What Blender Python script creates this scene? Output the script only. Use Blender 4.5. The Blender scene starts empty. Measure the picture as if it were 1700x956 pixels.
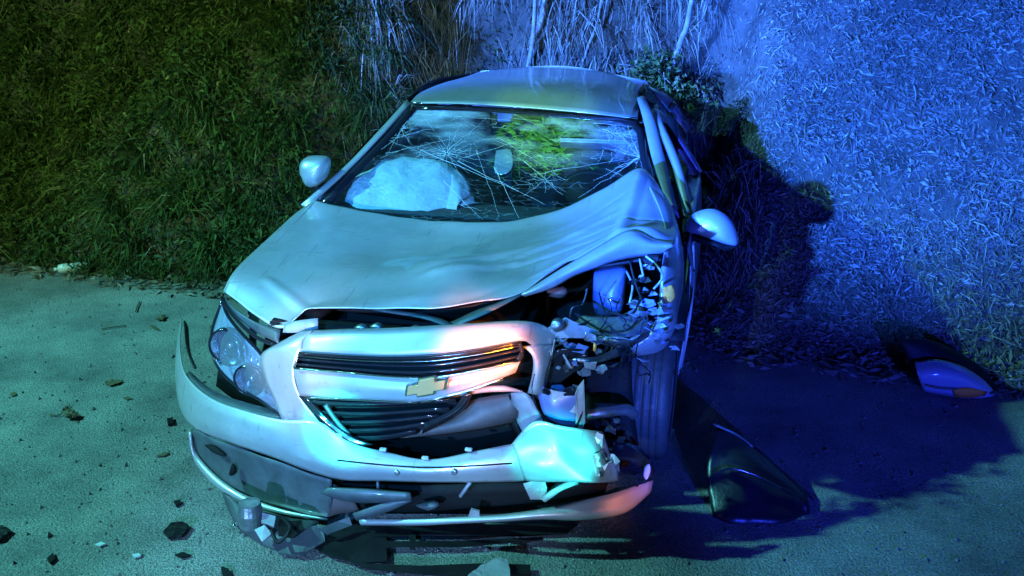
import bpy, bmesh, math, random
import numpy as np
from mathutils import Vector, Matrix
rng = np.random.default_rng(7); random.seed(7)
R = math.radians
scene = bpy.context.scene
COL = scene.collection

# ------------------------------------------------------------------ camera
FPX, TILT, CAMH = 1500.0, R(20), 2.1
cam_d = bpy.data.cameras.new('camera'); cam = bpy.data.objects.new('camera', cam_d); COL.objects.link(cam)
cam.location = (0, 0, CAMH); cam.rotation_euler = (R(90) - TILT, 0, 0)
cam_d.sensor_width = 36; cam_d.lens = 36 * FPX / 1700; cam_d.clip_end = 500; cam_d.clip_start = .05
scene.camera = cam
scene.view_settings.view_transform = 'Standard'; scene.view_settings.look = 'None'
scene.view_settings.exposure = 0.0; scene.view_settings.gamma = 1
scene.render.engine = 'CYCLES'

# ------------------------------------------------------------------ night sky
w = bpy.data.worlds.new('World'); scene.world = w; w.use_nodes = True
nt = w.node_tree; bg = nt.nodes['Background']
sky = nt.nodes.new('ShaderNodeTexSky'); sky.sky_type = 'NISHITA'; sky.sun_disc = False
sky.sun_elevation = R(-3); sky.sun_rotation = R(200)
nt.links.new(sky.outputs[0], bg.inputs[0]); bg.inputs[1].default_value = 0.035

# ------------------------------------------------------------------ emergency vehicle lamps around the camera, plus added fill spots
def spot(name, loc, aim, col, power, cone, blend=.35, rad=.06):
    d = bpy.data.lights.new(name, 'SPOT'); o = bpy.data.objects.new(name, d); COL.objects.link(o)
    d.color = col; d.energy = power; d.spot_size = R(cone); d.spot_blend = blend; d.shadow_soft_size = rad
    o.location = loc
    o.rotation_euler = (Vector(aim) - Vector(loc)).to_track_quat('-Z', 'Y').to_euler()
    return o
spot('flood_lamp', (-6.6, 2.5, 5.5), (-1.5, 3.3, .0), (.18, .98, 1.0), 3600, 64, .8, .10)
spot('fill_left_bank', (-3.6, -2.5, 4.2), (-3.3, 7.9, 2.1), (.60, 1.0, .42), 3600, 38, .9, .15)  # added fill for the left bank weeds; no such lamp stands here
spot('beacon_blue', (-1.6, -.2, 1.7), (2.75, 5.9, 1.9), (.018, .115, 1.0), 25000, 34, .9, .04)
spot('beacon_blue_far', (-6.7, 1.8, 3.9), (.85, 7.0, 1.6), (.04, .17, 1.0), 36000, 19, .7, .07)
spot('beacon_front_blue', (1.6, -2.4, 1.3), (1.8, 4.1, .25), (.02, .045, 1.0), 2400, 30, .8, .05)
spot('fill_wheel_blue', (1.15, -2.2, 1.3), (.66, 3.5, .42), (.03, .12, 1.0), 5200, 9, .8, .05)  # tight extra spot added only to brighten the tyre
spot('fill_bumper', (-1.8, -1.6, 1.4), (-.62, 3.4, .62), (.20, .46, 1.0), 2100, 30, .9, .05)  # added frontal fill that lifts the bumper and left headlamp
spot('accent_bumper_warm', (-2.0, -1.0, 1.3), (-.84, 3.1, .66), (1.0, .72, .78), 900, 8, .9, .03)  # narrow accent added for pinkish highlights on the bumper cheek
spot('fill_bumper_low', (-.4, -1.6, 1.2), (.05, 3.0, .42), (1.0, .72, .95), 180, 13, .9, .03)  # second added fill, for the middle of the bumper
spot('fill_bonnet', (-1.7, -1.8, 3.0), (-.45, 3.6, .8), (.03, .32, 1.0), 3000, 22, .9, .05)  # added from above to make the bonnet bluer and brighter
spot('fill_airbag', (-1.6, -.8, 2.7), (-.74, 4.3, 1.1), (.0, .30, 1.0), 900, 12, .9, .05)  # added to light the airbag through the glass
spot('band_cyan', (-.9, -.3, 1.2), (-.64, 3.0, .46), (.0, .9, .9), 3000, 5.5, .4, .03)  # narrow spot added in place of a flickering cyan band
spot('band_cyan_low', (.2, -.3, 1.2), (.15, 2.9, .40), (.0, .85, .9), 2000, 6, .5, .03)  # same stand-in for a cyan band, on the torn corner
spot('indicator_amber', (.7, -.6, 1.5), (-.10, 2.95, .77), (1.0, .25, .0), 5600, 6, .9, .04)
spot('indicator_amber_low', (1.7, -.2, .8), (.48, 2.88, .20), (1.0, .30, .25), 520, 6, .9, .04)
spot('fill_leaves_green', (-.2, -1.4, 2.3), (.22, 5.6, 1.17), (.34, 1.0, .14), 2600, 6, .6, .04)  # added only to light the leaves behind the windscreen

# ------------------------------------------------------------------ mapping: photo pixel + distance -> place
O = np.array([-.33, 2.9, 0]); YAW = R(11)
BK = np.array([math.sin(YAW), math.cos(YAW), 0]); RT = np.array([math.cos(YAW), -math.sin(YAW), 0])
CAM = np.array([0, 0, CAMH])
def ray(px, py):
    u = (px - 850) / FPX; v = (478 - py) / FPX
    return np.array([u, math.cos(TILT) + v * math.sin(TILT), -math.sin(TILT) + v * math.cos(TILT)])
def car(p): q = np.asarray(p) - O; return np.array([q @ RT, q @ BK, p[2]])       # world -> car frame (across, back, up)
def P(px, py, b):                                                              # point at car length b
    d = ray(px, py); t = (b - (CAM - O) @ BK) / (d @ BK); return car(CAM + t * d)
def GL(px, py, z=0): return car(G(px, py, z))
def WY(px, py, Y): d = ray(px, py); return CAM + d * (Y / d[1])
def G(px, py, z=0): d = ray(px, py); return CAM + d * ((z - CAMH) / d[2])
def A(a, b, z): return np.array([a, b, z], float)
def loc(p): return p if isinstance(p, np.ndarray) else P(*p)

# ------------------------------------------------------------------ materials
def mat(name, base, rough=.5, metal=0, coat=0, bump=0, bscale=40, var=0, vscale=6, dirt=None, spec=.5):
    m = bpy.data.materials.new(name); m.use_nodes = True; n = m.node_tree.nodes; l = m.node_tree.links
    b = n['Principled BSDF']; b.inputs['Base Color'].default_value = (*base, 1); b.inputs['Roughness'].default_value = rough
    b.inputs['Metallic'].default_value = metal; b.inputs['Coat Weight'].default_value = coat; b.inputs['Coat Roughness'].default_value = .08
    b.inputs['Specular IOR Level'].default_value = spec
    tc = n.new('ShaderNodeTexCoord')
    if var:
        t = n.new('ShaderNodeTexNoise'); t.inputs['Scale'].default_value = vscale; t.inputs['Detail'].default_value = 8
        t.inputs['Roughness'].default_value = .65
        l.new(tc.outputs['Object'], t.inputs['Vector'])
        r = n.new('ShaderNodeValToRGB'); r.color_ramp.elements[0].position = .35; r.color_ramp.elements[1].position = .68
        d = dirt or tuple(c * (1 - var) for c in base)
        r.color_ramp.elements[0].color = (*d, 1); r.color_ramp.elements[1].color = (*base, 1)
        l.new(t.outputs['Fac'], r.inputs[0]); l.new(r.outputs[0], b.inputs['Base Color'])
        mp = n.new('ShaderNodeMapRange'); mp.inputs[3].default_value = min(1, rough + .22); mp.inputs[4].default_value = rough
        l.new(t.outputs['Fac'], mp.inputs[0]); l.new(mp.outputs[0], b.inputs['Roughness'])
    if bump:
        t = n.new('ShaderNodeTexNoise'); t.inputs['Scale'].default_value = bscale; t.inputs['Detail'].default_value = 6
        l.new(tc.outputs['Object'], t.inputs['Vector'])
        k = n.new('ShaderNodeBump'); k.inputs['Strength'].default_value = bump; k.inputs['Distance'].default_value = .01
        l.new(t.outputs['Fac'], k.inputs['Height']); l.new(k.outputs[0], b.inputs['Normal'])
    return m
def scratches(m, amt=.35):
    n = m.node_tree.nodes; l = m.node_tree.links; b = n['Principled BSDF']; src = b.inputs['Base Color'].links[0].from_socket
    tc = n.new('ShaderNodeTexCoord'); acc = None
    for sc, rot in (((3, 70, 12), .5), ((60, 4, 9), .3), ((9, 90, 60), -.7)):
        mp = n.new('ShaderNodeMapping'); mp.inputs['Scale'].default_value = sc; mp.inputs['Rotation'].default_value = (0, 0, rot); l.new(tc.outputs['Object'], mp.inputs[0])
        t = n.new('ShaderNodeTexNoise'); t.inputs['Scale'].default_value = 1; t.inputs['Detail'].default_value = 3; l.new(mp.outputs[0], t.inputs['Vector'])
        k = n.new('ShaderNodeMapRange'); k.inputs[1].default_value = .66; k.inputs[2].default_value = .72; l.new(t.outputs['Fac'], k.inputs[0])
        if acc is None: acc = k.outputs[0]
        else: a = n.new('ShaderNodeMath'); a.operation = 'MAXIMUM'; l.new(acc, a.inputs[0]); l.new(k.outputs[0], a.inputs[1]); acc = a.outputs[0]
    sc_ = n.new('ShaderNodeMath'); sc_.operation = 'MULTIPLY'; sc_.inputs[1].default_value = amt; l.new(acc, sc_.inputs[0])
    mx = n.new('ShaderNodeMixRGB'); mx.inputs[2].default_value = (.16, .16, .16, 1); l.new(sc_.outputs[0], mx.inputs[0]); l.new(src, mx.inputs[1]); l.new(mx.outputs[0], b.inputs['Base Color'])
M = {}
M['paint'] = mat('silver paint', (.50, .50, .50), .30, .5, .6, var=.30, vscale=3.2, bump=.04, bscale=5); scratches(M['paint'])
M['paint_in'] = mat('unpolished silver primer', (.36, .38, .40), .5, .2, 0, var=.45, vscale=9, bump=.15, bscale=22)
M['black'] = mat('black plastic', (.005, .005, .006), .45, 0, 0, bump=.2, bscale=120, var=.4, vscale=14, dirt=(.012, .012, .012), spec=.2)
M['gloss'] = mat('gloss black plastic', (.012, .012, .016), .12, 0, .5, bump=.12, bscale=9)
M['grey'] = mat('grey moulded plastic', (.085, .10, .105), .42, .1, .1, bump=.25, bscale=20, var=.5, vscale=8)
M['metal'] = mat('bare bent metal', (.45, .47, .5), .3, .9, 0, bump=.5, bscale=26, var=.5, vscale=12)
M['chrome'] = mat('chrome', (.85, .85, .86), .12, 1.0, bump=.35, bscale=40)
M['reflector'] = mat('headlamp reflector', (.55, .64, .78), .22, .65, .3, bump=.8, bscale=38)  # bluish tone is blue lamplight put into the base colour
M['rubber'] = mat('tyre rubber', (.030, .030, .032), .55, 0, 0, bump=.35, bscale=60, var=.4, vscale=9)
M['dark'] = mat('shaded black metal', (.006, .006, .006), .7, 0, bump=.2, spec=.15)  # near-black: shade of the engine bay and cavities is put into the colour
M['cabin'] = mat('dark cabin trim', (.03, .03, .033), .8, 0, bump=.2, bscale=90)
M['seat'] = mat('grey seat cloth', (.06, .06, .065), .95, 0, bump=.4, bscale=150)
M['bag'] = mat('white airbag cloth', (.42, .47, .52), .9, 0, bump=1.0, bscale=22, var=.2, vscale=9)
M['gold'] = mat('gold badge', (.92, .50, .20), .3, .5, .5, bump=.1, bscale=60)
M['worn'] = mat('scuffed dull black plastic', (.012, .012, .014), .36, 0, 0, bump=.5, bscale=18)
M['amber'] = mat('amber lens', (.85, .28, .04), .15, 0, .6)
M['bluebox'] = mat('blue grey tank', (.12, .16, .34), .35, 0, .2, bump=.15, bscale=12)
M['bark'] = mat('pale bark', (.38, .34, .28), .9, 0, bump=1.0, bscale=30, var=.5, vscale=14)
M['pbottle'] = mat('milky bottle plastic', (.5, .56, .56), .3, 0, .2)
M['deadleaf'] = mat('dead leaf', (.10, .07, .035), .7, 0, bump=.3, bscale=60)
M['green'] = mat('fresh leaf', (.14, .26, .04), .45, 0)
M['redlens'] = mat('red lamp lens', (.35, .01, .01), .15, 0, .6)

def glass_mat(name, tint=(.8, .9, .9), craze=0.0, haze=0.0):
    m = bpy.data.materials.new(name); m.use_nodes = True; n = m.node_tree.nodes; l = m.node_tree.links
    n.remove(n['Principled BSDF']); out = n['Material Output']
    tr = n.new('ShaderNodeBsdfTransparent'); tr.inputs[0].default_value = (*tint, 1)
    gl = n.new('ShaderNodeBsdfGlossy'); gl.inputs['Roughness'].default_value = .04
    lw = n.new('ShaderNodeLayerWeight'); lw.inputs[0].default_value = .5
    pw = n.new('ShaderNodeMath'); pw.operation = 'POWER'; pw.inputs[1].default_value = 4; l.new(lw.outputs['Facing'], pw.inputs[0])
    fr = n.new('ShaderNodeMath'); fr.operation = 'MULTIPLY_ADD'; fr.inputs[1].default_value = .9; fr.inputs[2].default_value = .05; l.new(pw.outputs[0], fr.inputs[0])
    mx = n.new('ShaderNodeMixShader'); l.new(fr.outputs[0], mx.inputs[0]); l.new(tr.outputs[0], mx.inputs[1]); l.new(gl.outputs[0], mx.inputs[2])
    last = mx
    if craze:
        tc = n.new('ShaderNodeTexCoord')
        v = n.new('ShaderNodeTexVoronoi'); v.feature = 'DISTANCE_TO_EDGE'; v.inputs['Scale'].default_value = 14
        nz = n.new('ShaderNodeTexNoise'); nz.inputs['Scale'].default_value = 3.2; nz.inputs['Detail'].default_value = 7
        mpn = n.new('ShaderNodeMapping'); mpn.inputs['Scale'].default_value = (1, 2.6, 3.5)
        l.new(tc.outputs['Object'], mpn.inputs[0]); l.new(mpn.outputs[0], v.inputs['Vector']); l.new(mpn.outputs[0], nz.inputs['Vector'])
        lt = n.new('ShaderNodeMapRange'); lt.inputs[1].default_value = .0; lt.inputs[2].default_value = .018; lt.inputs[3].default_value = 1; lt.inputs[4].default_value = 0
        l.new(v.outputs['Distance'], lt.inputs[0])
        pt = n.new('ShaderNodeMapRange'); pt.inputs[1].default_value = .44; pt.inputs[2].default_value = .70; pt.inputs[3].default_value = .0; pt.inputs[4].default_value = 1
        l.new(nz.outputs['Fac'], pt.inputs[0])
        # crazed glass; the frosting high on the pane also paints in pale reflections
        sp = n.new('ShaderNodeSeparateXYZ'); l.new(tc.outputs['Object'], sp.inputs[0])
        hi = n.new('ShaderNodeMapRange'); hi.inputs[1].default_value = 1.12; hi.inputs[2].default_value = 1.32
        l.new(sp.outputs['Z'], hi.inputs[0])
        a1 = n.new('ShaderNodeMath'); a1.operation = 'MULTIPLY'; l.new(lt.outputs[0], a1.inputs[0]); l.new(pt.outputs[0], a1.inputs[1])
        a2 = n.new('ShaderNodeMath'); a2.operation = 'MULTIPLY'; l.new(pt.outputs[0], a2.inputs[0]); l.new(hi.outputs[0], a2.inputs[1])
        a4 = n.new('ShaderNodeMath'); a4.operation = 'MULTIPLY'; l.new(a2.outputs[0], a4.inputs[0]); a4.inputs[1].default_value = .55
        a3 = n.new('ShaderNodeMath'); a3.operation = 'MAXIMUM'; l.new(a1.outputs[0], a3.inputs[0]); l.new(a4.outputs[0], a3.inputs[1])
        a5 = n.new('ShaderNodeMath'); a5.operation = 'MULTIPLY_ADD'; l.new(a3.outputs[0], a5.inputs[0]); a5.inputs[1].default_value = craze; a5.inputs[2].default_value = .006
        df = n.new('ShaderNodeBsdfDiffuse'); df.inputs[0].default_value = (.7, .8, .85, 1)
        m2 = n.new('ShaderNodeMixShader'); l.new(a5.outputs[0], m2.inputs[0]); l.new(mx.outputs[0], m2.inputs[1]); l.new(df.outputs[0], m2.inputs[2])
        last = m2
    if haze:
        df = n.new('ShaderNodeBsdfDiffuse'); df.inputs[0].default_value = (.75, .8, .85, 1)
        m3 = n.new('ShaderNodeMixShader'); m3.inputs[0].default_value = haze; l.new(last.outputs[0], m3.inputs[1]); l.new(df.outputs[0], m3.inputs[2]); last = m3
    l.new(last.outputs[0], out.inputs[0]); return m
M['screen'] = glass_mat('cracked windscreen glass', craze=.8)
M['glass'] = glass_mat('tinted side glass', (.3, .34, .34))
M['lens'] = glass_mat('clear headlamp lens', (.75, .85, .98), haze=.10)  # blue tint and haze put in so the lens looks lit blue
M['crack'] = mat('white glass fracture', (.8, .85, .88), .4)

def veg_mat(name, stops, rough=.7):
    m = bpy.data.materials.new(name); m.use_nodes = True; n = m.node_tree.nodes; l = m.node_tree.links
    b = n['Principled BSDF']; b.inputs['Roughness'].default_value = rough; b.inputs['Specular IOR Level'].default_value = .25
    at = n.new('ShaderNodeAttribute'); at.attribute_name = 'tint'
    r = n.new('ShaderNodeValToRGB'); e = r.color_ramp.elements
    while len(e) < len(stops): e.new(.5)
    for k, (p, c) in enumerate(stops): e[k].position = p; e[k].color = (*c, 1)
    l.new(at.outputs['Fac'], r.inputs[0]); l.new(r.outputs[0], b.inputs['Base Color']); return m
M['veg_green'] = veg_mat('weeds green', [(0, (.012, .020, .007)), (.45, (.035, .065, .015)), (.9, (.08, .12, .025)), (1, (.22, .20, .10))])
M['veg_dry'] = veg_mat('dry grass', [(0, (.10, .085, .05)), (.5, (.26, .23, .16)), (1, (.50, .47, .38))])
M['litter'] = veg_mat('leaf litter', [(0, (.09, .08, .06)), (.55, (.17, .15, .115)), (1, (.36, .33, .27))])

def ground_mat():
    m = bpy.data.materials.new('weathered asphalt'); m.use_nodes = True; n = m.node_tree.nodes; l = m.node_tree.links
    b = n['Principled BSDF']; b.inputs['Roughness'].default_value = .82; b.inputs['Specular IOR Level'].default_value = .3
    tc = n.new('ShaderNodeTexCoord')
    def noise(s, d=8, r=.6):
        t = n.new('ShaderNodeTexNoise'); t.inputs['Scale'].default_value = s; t.inputs['Detail'].default_value = d
        t.inputs['Roughness'].default_value = r; l.new(tc.outputs['Object'], t.inputs['Vector']); return t
    big = noise(1.3, 10, .72); fine = noise(95, 5, .75); vor = n.new('ShaderNodeTexVoronoi'); vor.inputs['Scale'].default_value = 130
    l.new(tc.outputs['Object'], vor.inputs['Vector'])
    r = n.new('ShaderNodeValToRGB'); e = r.color_ramp.elements
    e[0].position = .36; e[0].color = (.13, .13, .125, 1); e[1].position = .62; e[1].color = (.34, .335, .315, 1)
    l.new(big.outputs['Fac'], r.inputs[0])
    r2 = n.new('ShaderNodeValToRGB'); e = r2.color_ramp.elements
    e[0].position = .36; e[0].color = (.35, .35, .35, 1); e[1].position = .66; e[1].color = (1.25, 1.25, 1.2, 1)
    l.new(fine.outputs['Fac'], r2.inputs[0])
    mm = n.new('ShaderNodeMixRGB'); mm.blend_type = 'MULTIPLY'; mm.inputs[0].default_value = 1
    l.new(r.outputs[0], mm.inputs[1]); l.new(r2.outputs[0], mm.inputs[2]); l.new(mm.outputs[0], b.inputs['Base Color'])
    ad = n.new('ShaderNodeMath'); ad.operation = 'MULTIPLY_ADD'; ad.inputs[1].default_value = .8
    l.new(vor.outputs['Distance'], ad.inputs[0]); l.new(fine.outputs['Fac'], ad.inputs[2])
    k = n.new('ShaderNodeBump'); k.inputs['Strength'].default_value = .8; k.inputs['Distance'].default_value = .007
    l.new(ad.outputs[0], k.inputs['Height']); l.new(k.outputs[0], b.inputs['Normal']); return m
M['asphalt'] = ground_mat()
M['soil'] = mat('dark soil', (.11, .095, .07), .95, 0, bump=1, bscale=28, var=.7, vscale=3.5, dirt=(.03, .028, .018))

# ------------------------------------------------------------------ mesh helpers
def link(name, verts, faces, m, parent=None, smooth=True, thick=0, seg=None):
    me = bpy.data.meshes.new(name); me.from_pydata([tuple(map(float, v)) for v in verts], [], faces); me.materials.append(m)
    me.polygons.foreach_set('use_smooth', [smooth] * len(me.polygons)); me.update()
    o = bpy.data.objects.new(name, me); COL.objects.link(o)
    if parent is not None: o.parent = parent
    if thick:
        s = o.modifiers.new('thick', 'SOLIDIFY'); s.thickness = thick; s.offset = 0
    return o
def cr(Q, n):
    Q = np.asarray(Q, float); k = len(Q)
    if n <= 1: return Q
    if k == 2: return np.array([Q[0] + (Q[1] - Q[0]) * i / n for i in range(n + 1)])
    E = np.concatenate([[2 * Q[0] - Q[1]], Q, [2 * Q[-1] - Q[-2]]]); out = []
    for i in range(k - 1):
        p0, p1, p2, p3 = E[i:i + 4]
        for j in range(n):
            t = j / n; out.append(.5 * ((2 * p1) + (p2 - p0) * t + (2 * p0 - 5 * p1 + 4 * p2 - p3) * t * t + (3 * p1 - p0 - 3 * p2 + p3) * t ** 3))
    out.append(Q[-1]); return np.array(out)
def gridmesh(rows, n=5, m=4, dent=0, fn=None):
    Q = np.array([[loc(p) for p in r] for r in rows])
    Q = cr(Q, m); Q = cr(Q.transpose(1, 0, 2), n).transpose(1, 0, 2)
    h, wd = Q.shape[:2]
    if dent:
        ph = rng.uniform(0, 6, 6)
        for i in range(3):
            Q[..., 1] += dent * .5 * np.sin(Q[..., 0] * (9 + 9 * i) + ph[i]) * np.cos(Q[..., 2] * (11 + 8 * i) + ph[i + 3])
    if fn: Q = fn(Q)
    v = Q.reshape(-1, 3); f = [(r * wd + c, r * wd + c + 1, (r + 1) * wd + c + 1, (r + 1) * wd + c) for r in range(h - 1) for c in range(wd - 1)]
    return v, f
def surf(name, rows, m, parent, n=5, k=4, thick=.003, dent=0, fn=None):
    v, f = gridmesh(rows, n, k, dent, fn); return link(name, v, f, m, parent, True, thick)
def join(name, parts, m, parent, thick=.003, smooth=True):
    V, F_ = [], []
    for v, f in parts:
        o = len(V); V += list(v); F_ += [tuple(i + o for i in q) for q in f]
    return link(name, V, F_, m, parent, smooth, thick)
def plate(name, pts, m, parent, thick=.004, rough=0.0, cuts=0):
    bm = bmesh.new(); vs = [bm.verts.new(tuple(loc(p))) for p in pts]; bm.faces.new(vs)
    bmesh.ops.triangulate(bm, faces=bm.faces[:])
    if cuts:
        bmesh.ops.subdivide_edges(bm, edges=bm.edges[:], cuts=cuts, use_grid_fill=True)
        bmesh.ops.triangulate(bm, faces=bm.faces[:])
        for v in bm.verts: v.co += Vector(rng.normal(0, rough, 3))
    me = bpy.data.meshes.new(name); bm.to_mesh(me); bm.free(); me.materials.append(m)
    o = bpy.data.objects.new(name, me); COL.objects.link(o); o.parent = parent
    s = o.modifiers.new('thick', 'SOLIDIFY'); s.thickness = thick; s.offset = 0
    return o
def tube(name, pts, r, m, parent, n=6, seg=8, parts=None):
    C = cr(np.array([loc(p) for p in pts]), n); rr = np.interp(np.linspace(0, 1, len(C)), np.linspace(0, 1, len(r)), r) if hasattr(r, '__len__') else [r] * len(C)
    V, F_ = [], []; up = np.array([.13, .37, .91])
    for i, c in enumerate(C):
        t = C[min(i + 1, len(C) - 1)] - C[max(i - 1, 0)]; t = t / (np.linalg.norm(t) + 1e-9)
        x = np.cross(t, up); x /= np.linalg.norm(x) + 1e-9; y = np.cross(t, x)
        for j in range(seg): a = 2 * math.pi * j / seg; V.append(c + rr[i] * (math.cos(a) * x + math.sin(a) * y))
    for i in range(len(C) - 1):
        for j in range(seg): k = (j + 1) % seg; F_.append((i * seg + j, i * seg + k, (i + 1) * seg + k, (i + 1) * seg + j))
    F_ += [tuple(range(seg))[::-1], tuple((len(C) - 1) * seg + j for j in range(seg))]
    if parts is not None: parts.append((V, F_)); return
    return link(name, V, F_, m, parent)
def pillow(name, outline, m, parent, front=.05, back=.03, ax=(0, 1, 0), rings=6, n=4, wr=0):
    """closed solid bulging off a closed outline; front bulges along -ax"""
    Q = np.array([loc(p) for p in outline]); Q = cr(np.concatenate([Q, Q[:1]]), n)[:-1]; c = Q.mean(0); ax = np.array(ax, float)
    V, F_ = [], []; k = len(Q)
    for side, dep in ((-1, front), (1, back)):
        base = len(V); rs = range(0, rings)
        for i in rs:
            th = math.pi / 2 * i / rings; s = math.cos(th) ** .8
            for q in Q: V.append(c + (q - c) * s + ax * side * dep * math.sin(th) + (rng.normal(0, wr, 3) if wr else 0))
        V.append(c + ax * side * dep); top = len(V) - 1
        for i in range(rings - 1):
            for j in range(k): F_.append((base + i * k + j, base + i * k + (j + 1) % k, base + (i + 1) * k + (j + 1) % k, base + (i + 1) * k + j)[::side])
        for j in range(k): F_.append((base + (rings - 1) * k + j, base + (rings - 1) * k + (j + 1) % k, top)[::side])
    return link(name, V, F_, m, parent)
def boxm(name, c, s, m, parent, rot=None, bev=.01):
    bm = bmesh.new(); bmesh.ops.create_cube(bm, size=1); bmesh.ops.scale(bm, vec=s, verts=bm.verts)
    if bev: bmesh.ops.bevel(bm, geom=bm.edges[:], offset=min(bev, min(s) * .4), segments=2, affect='EDGES')
    if rot: bmesh.ops.rotate(bm, matrix=rot, verts=bm.verts)
    bmesh.ops.translate(bm, vec=Vector([float(x) for x in c]), verts=bm.verts)
    me = bpy.data.meshes.new(name); bm.to_mesh(me); bm.free(); me.materials.append(m)
    o = bpy.data.objects.new(name, me); COL.objects.link(o); o.parent = parent; return o
def lathe(name, c, prof, m, parent, axis='a', seg=40, cap=True, smooth=True):
    """prof: (offset along axis, radius)"""
    V, F_ = [], []; c = np.array(c, float)
    for (h, r) in prof:
        for j in range(seg):
            t = 2 * math.pi * j / seg; p = (h, r * math.cos(t), r * math.sin(t)) if axis == 'a' else ((r * math.cos(t), h, r * math.sin(t)) if axis == 'b' else (r * math.cos(t), r * math.sin(t), h))
            V.append(c + np.array(p))
    for i in range(len(prof) - 1):
        for j in range(seg): k = (j + 1) % seg; F_.append((i * seg + j, i * seg + k, (i + 1) * seg + k, (i + 1) * seg + j))
    if cap: F_.append(tuple(range(seg))[::-1])
    if cap is not None: F_.append(tuple((len(prof) - 1) * seg + j for j in range(seg)))
    return link(name, V, F_, m, parent, smooth)
def thing(name, label, cat, at=(0, 0, 0), rz=0, group=None):
    o = bpy.data.objects.new(name, None); COL.objects.link(o); o.location = at; o.rotation_euler = (0, 0, rz)
    o['label'] = label; o['category'] = cat
    if group: o['group'] = group
    o.empty_display_size = .1; return o
def tag(o, label=None, cat=None, group=None, kind=None):
    if label: o['label'] = label
    if cat: o['category'] = cat
    if group: o['group'] = group
    if kind: o['kind'] = kind
    return o

# ------------------------------------------------------------------ terrain
def snoise(x, y, s, seed=0):
    r = np.random.default_rng(seed); out = 0
    for i in range(5):
        a = r.uniform(0, 6.28); k = s * r.uniform(.6, 1.7); out = out + np.sin((x * math.cos(a) + y * math.sin(a)) * k + r.uniform(0, 6.28))
    return out / 5
def sm(t): t = np.clip(t, 0, 1); return t * t * (3 - 2 * t)
def height(x, y):
    x = np.asarray(x, float); y = np.asarray(y, float)
    s = (y - (6.2 - .314 * (x + 3.7))) * .954 + .10 * snoise(x, y, 3.1, 3) + .03 * snoise(x, y, 11, 4)
    rt = sm((x + .6) / 1.6)
    slope = (1 - rt) * 1.35 + rt * 1.0
    h = np.maximum(0, s - .22) * slope
    h = h + sm(s / .25) * .03
    left = 1 - rt
    h = h + sm((s - .1) / .6) * (left * (.62 * snoise(x, y, 2.0, 5) + .26 * snoise(x, y, 5.0, 6)) + rt * (.10 * snoise(x, y, 2.2, 7) + .035 * snoise(x, y, 8, 8)))
    h = np.minimum(h, 3.6 + .4 * snoise(x, y, 1.2, 9))
    a = (x - O[0]) * RT[0] + (y - O[1]) * RT[1]; b = (x - O[0]) * BK[0] + (y - O[1]) * BK[1]
    d = np.hypot(np.maximum(np.abs(a) - .98, 0), np.maximum(b - 4.12, 0))
    m = sm((d - .02) / .42)
    return np.maximum(h, 0) * m - .012
xs = np.arange(-14, 13.01, .075); ys = np.arange(3.4, 18, .075)
X, Y = np.meshgrid(xs, ys); Z = height(X, Y)
Z = Z - .03 * (1 - sm((Y - (6.2 - .314 * (X + 3.7))) / .12 + .5))       # under the road sheet before the verge
v = np.stack([X, Y, Z], -1).reshape(-1, 3); wd = len(xs)
idx = np.arange(len(v)).reshape(len(ys), wd)
f = np.stack([idx[:-1, :-1], idx[:-1, 1:], idx[1:, 1:], idx[1:, :-1]], -1).reshape(-1, 4)
bank = link('hillside', v, f.tolist(), M['soil']); tag(bank, 'dark earth roadside bank rising behind the crashed car', kind='structure')
rd = link('road', [(-80, -60, 0), (80, -60, 0), (80, 12, 0), (-80, 12, 0)], [(0, 1, 2, 3)], M['asphalt'], smooth=False)
tag(rd, 'worn grey asphalt road under the crashed car', kind='structure')
far = link('ground', [(-300, -300, -.06), (300, -300, -.06), (300, 300, -.06), (-300, 300, -.06)], [(0, 1, 2, 3)], M['soil'], smooth=False); tag(far, 'dark earth beyond the road', kind='structure')

def blades(name, base, direc, length, width, tint, m, droop=.4, label=None, leaf=False):
    """one mesh of many bent blades (or flat leaves); all arguments are per-blade arrays"""
    n = len(base); d = direc / np.linalg.norm(direc, axis=1, keepdims=True)
    side = np.cross(d, rng.normal(size=(n, 3))); side /= np.linalg.norm(side, axis=1, keepdims=True)
    L = length[:, None]; Wd = width[:, None]; dn = np.zeros((n, 3)); dn[:, 2] = -1
    p0 = base; p1 = base + d * L * .5 + dn * L * droop * .12; p2 = base + d * L * .92 + dn * L * droop * .55
    if leaf: V = np.stack([p0, p0 * 0, p1 - side * Wd, p1 + side * Wd, p2], 1); V[:, 1] = p0 + side * Wd * .1
    else: V = np.stack([p0 - side * Wd * .5, p0 + side * Wd * .5, p1 + side * Wd * .42, p1 - side * Wd * .42, p2], 1)
    if leaf: V[:, [2, 3]] = V[:, [3, 2]]
    me = bpy.data.meshes.new(name); me.vertices.add(n * 5); me.vertices.foreach_set('co', V.reshape(-1).astype(np.float32))
    k = np.arange(n)[:, None] * 5
    loops = np.concatenate([k + 0, k + 1, k + 2, k + 3, k + 3, k + 2, k + 4], 1).reshape(-1)
    me.loops.add(len(loops)); me.loops.foreach_set('vertex_index', loops.astype(np.int32))
    st = (np.arange(n)[:, None] * 7 + np.array([[0, 4]])).reshape(-1); tt = np.tile([4, 3], n)
    me.polygons.add(n * 2); me.polygons.foreach_set('loop_start', st.astype(np.int32)); me.polygons.foreach_set('loop_total', tt.astype(np.int32))
    me.update(calc_edges=True); me.validate()
    at = me.attributes.new('tint', 'FLOAT', 'POINT'); at.data.foreach_set('value', np.repeat(tint, 5).astype(np.float32))
    me.materials.append(m); o = bpy.data.objects.new(name, me); COL.objects.link(o)
    if label: tag(o, label, kind='stuff')
    return o
def ysr(x): return 6.2 - .314 * (x + 3.7)
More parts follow.
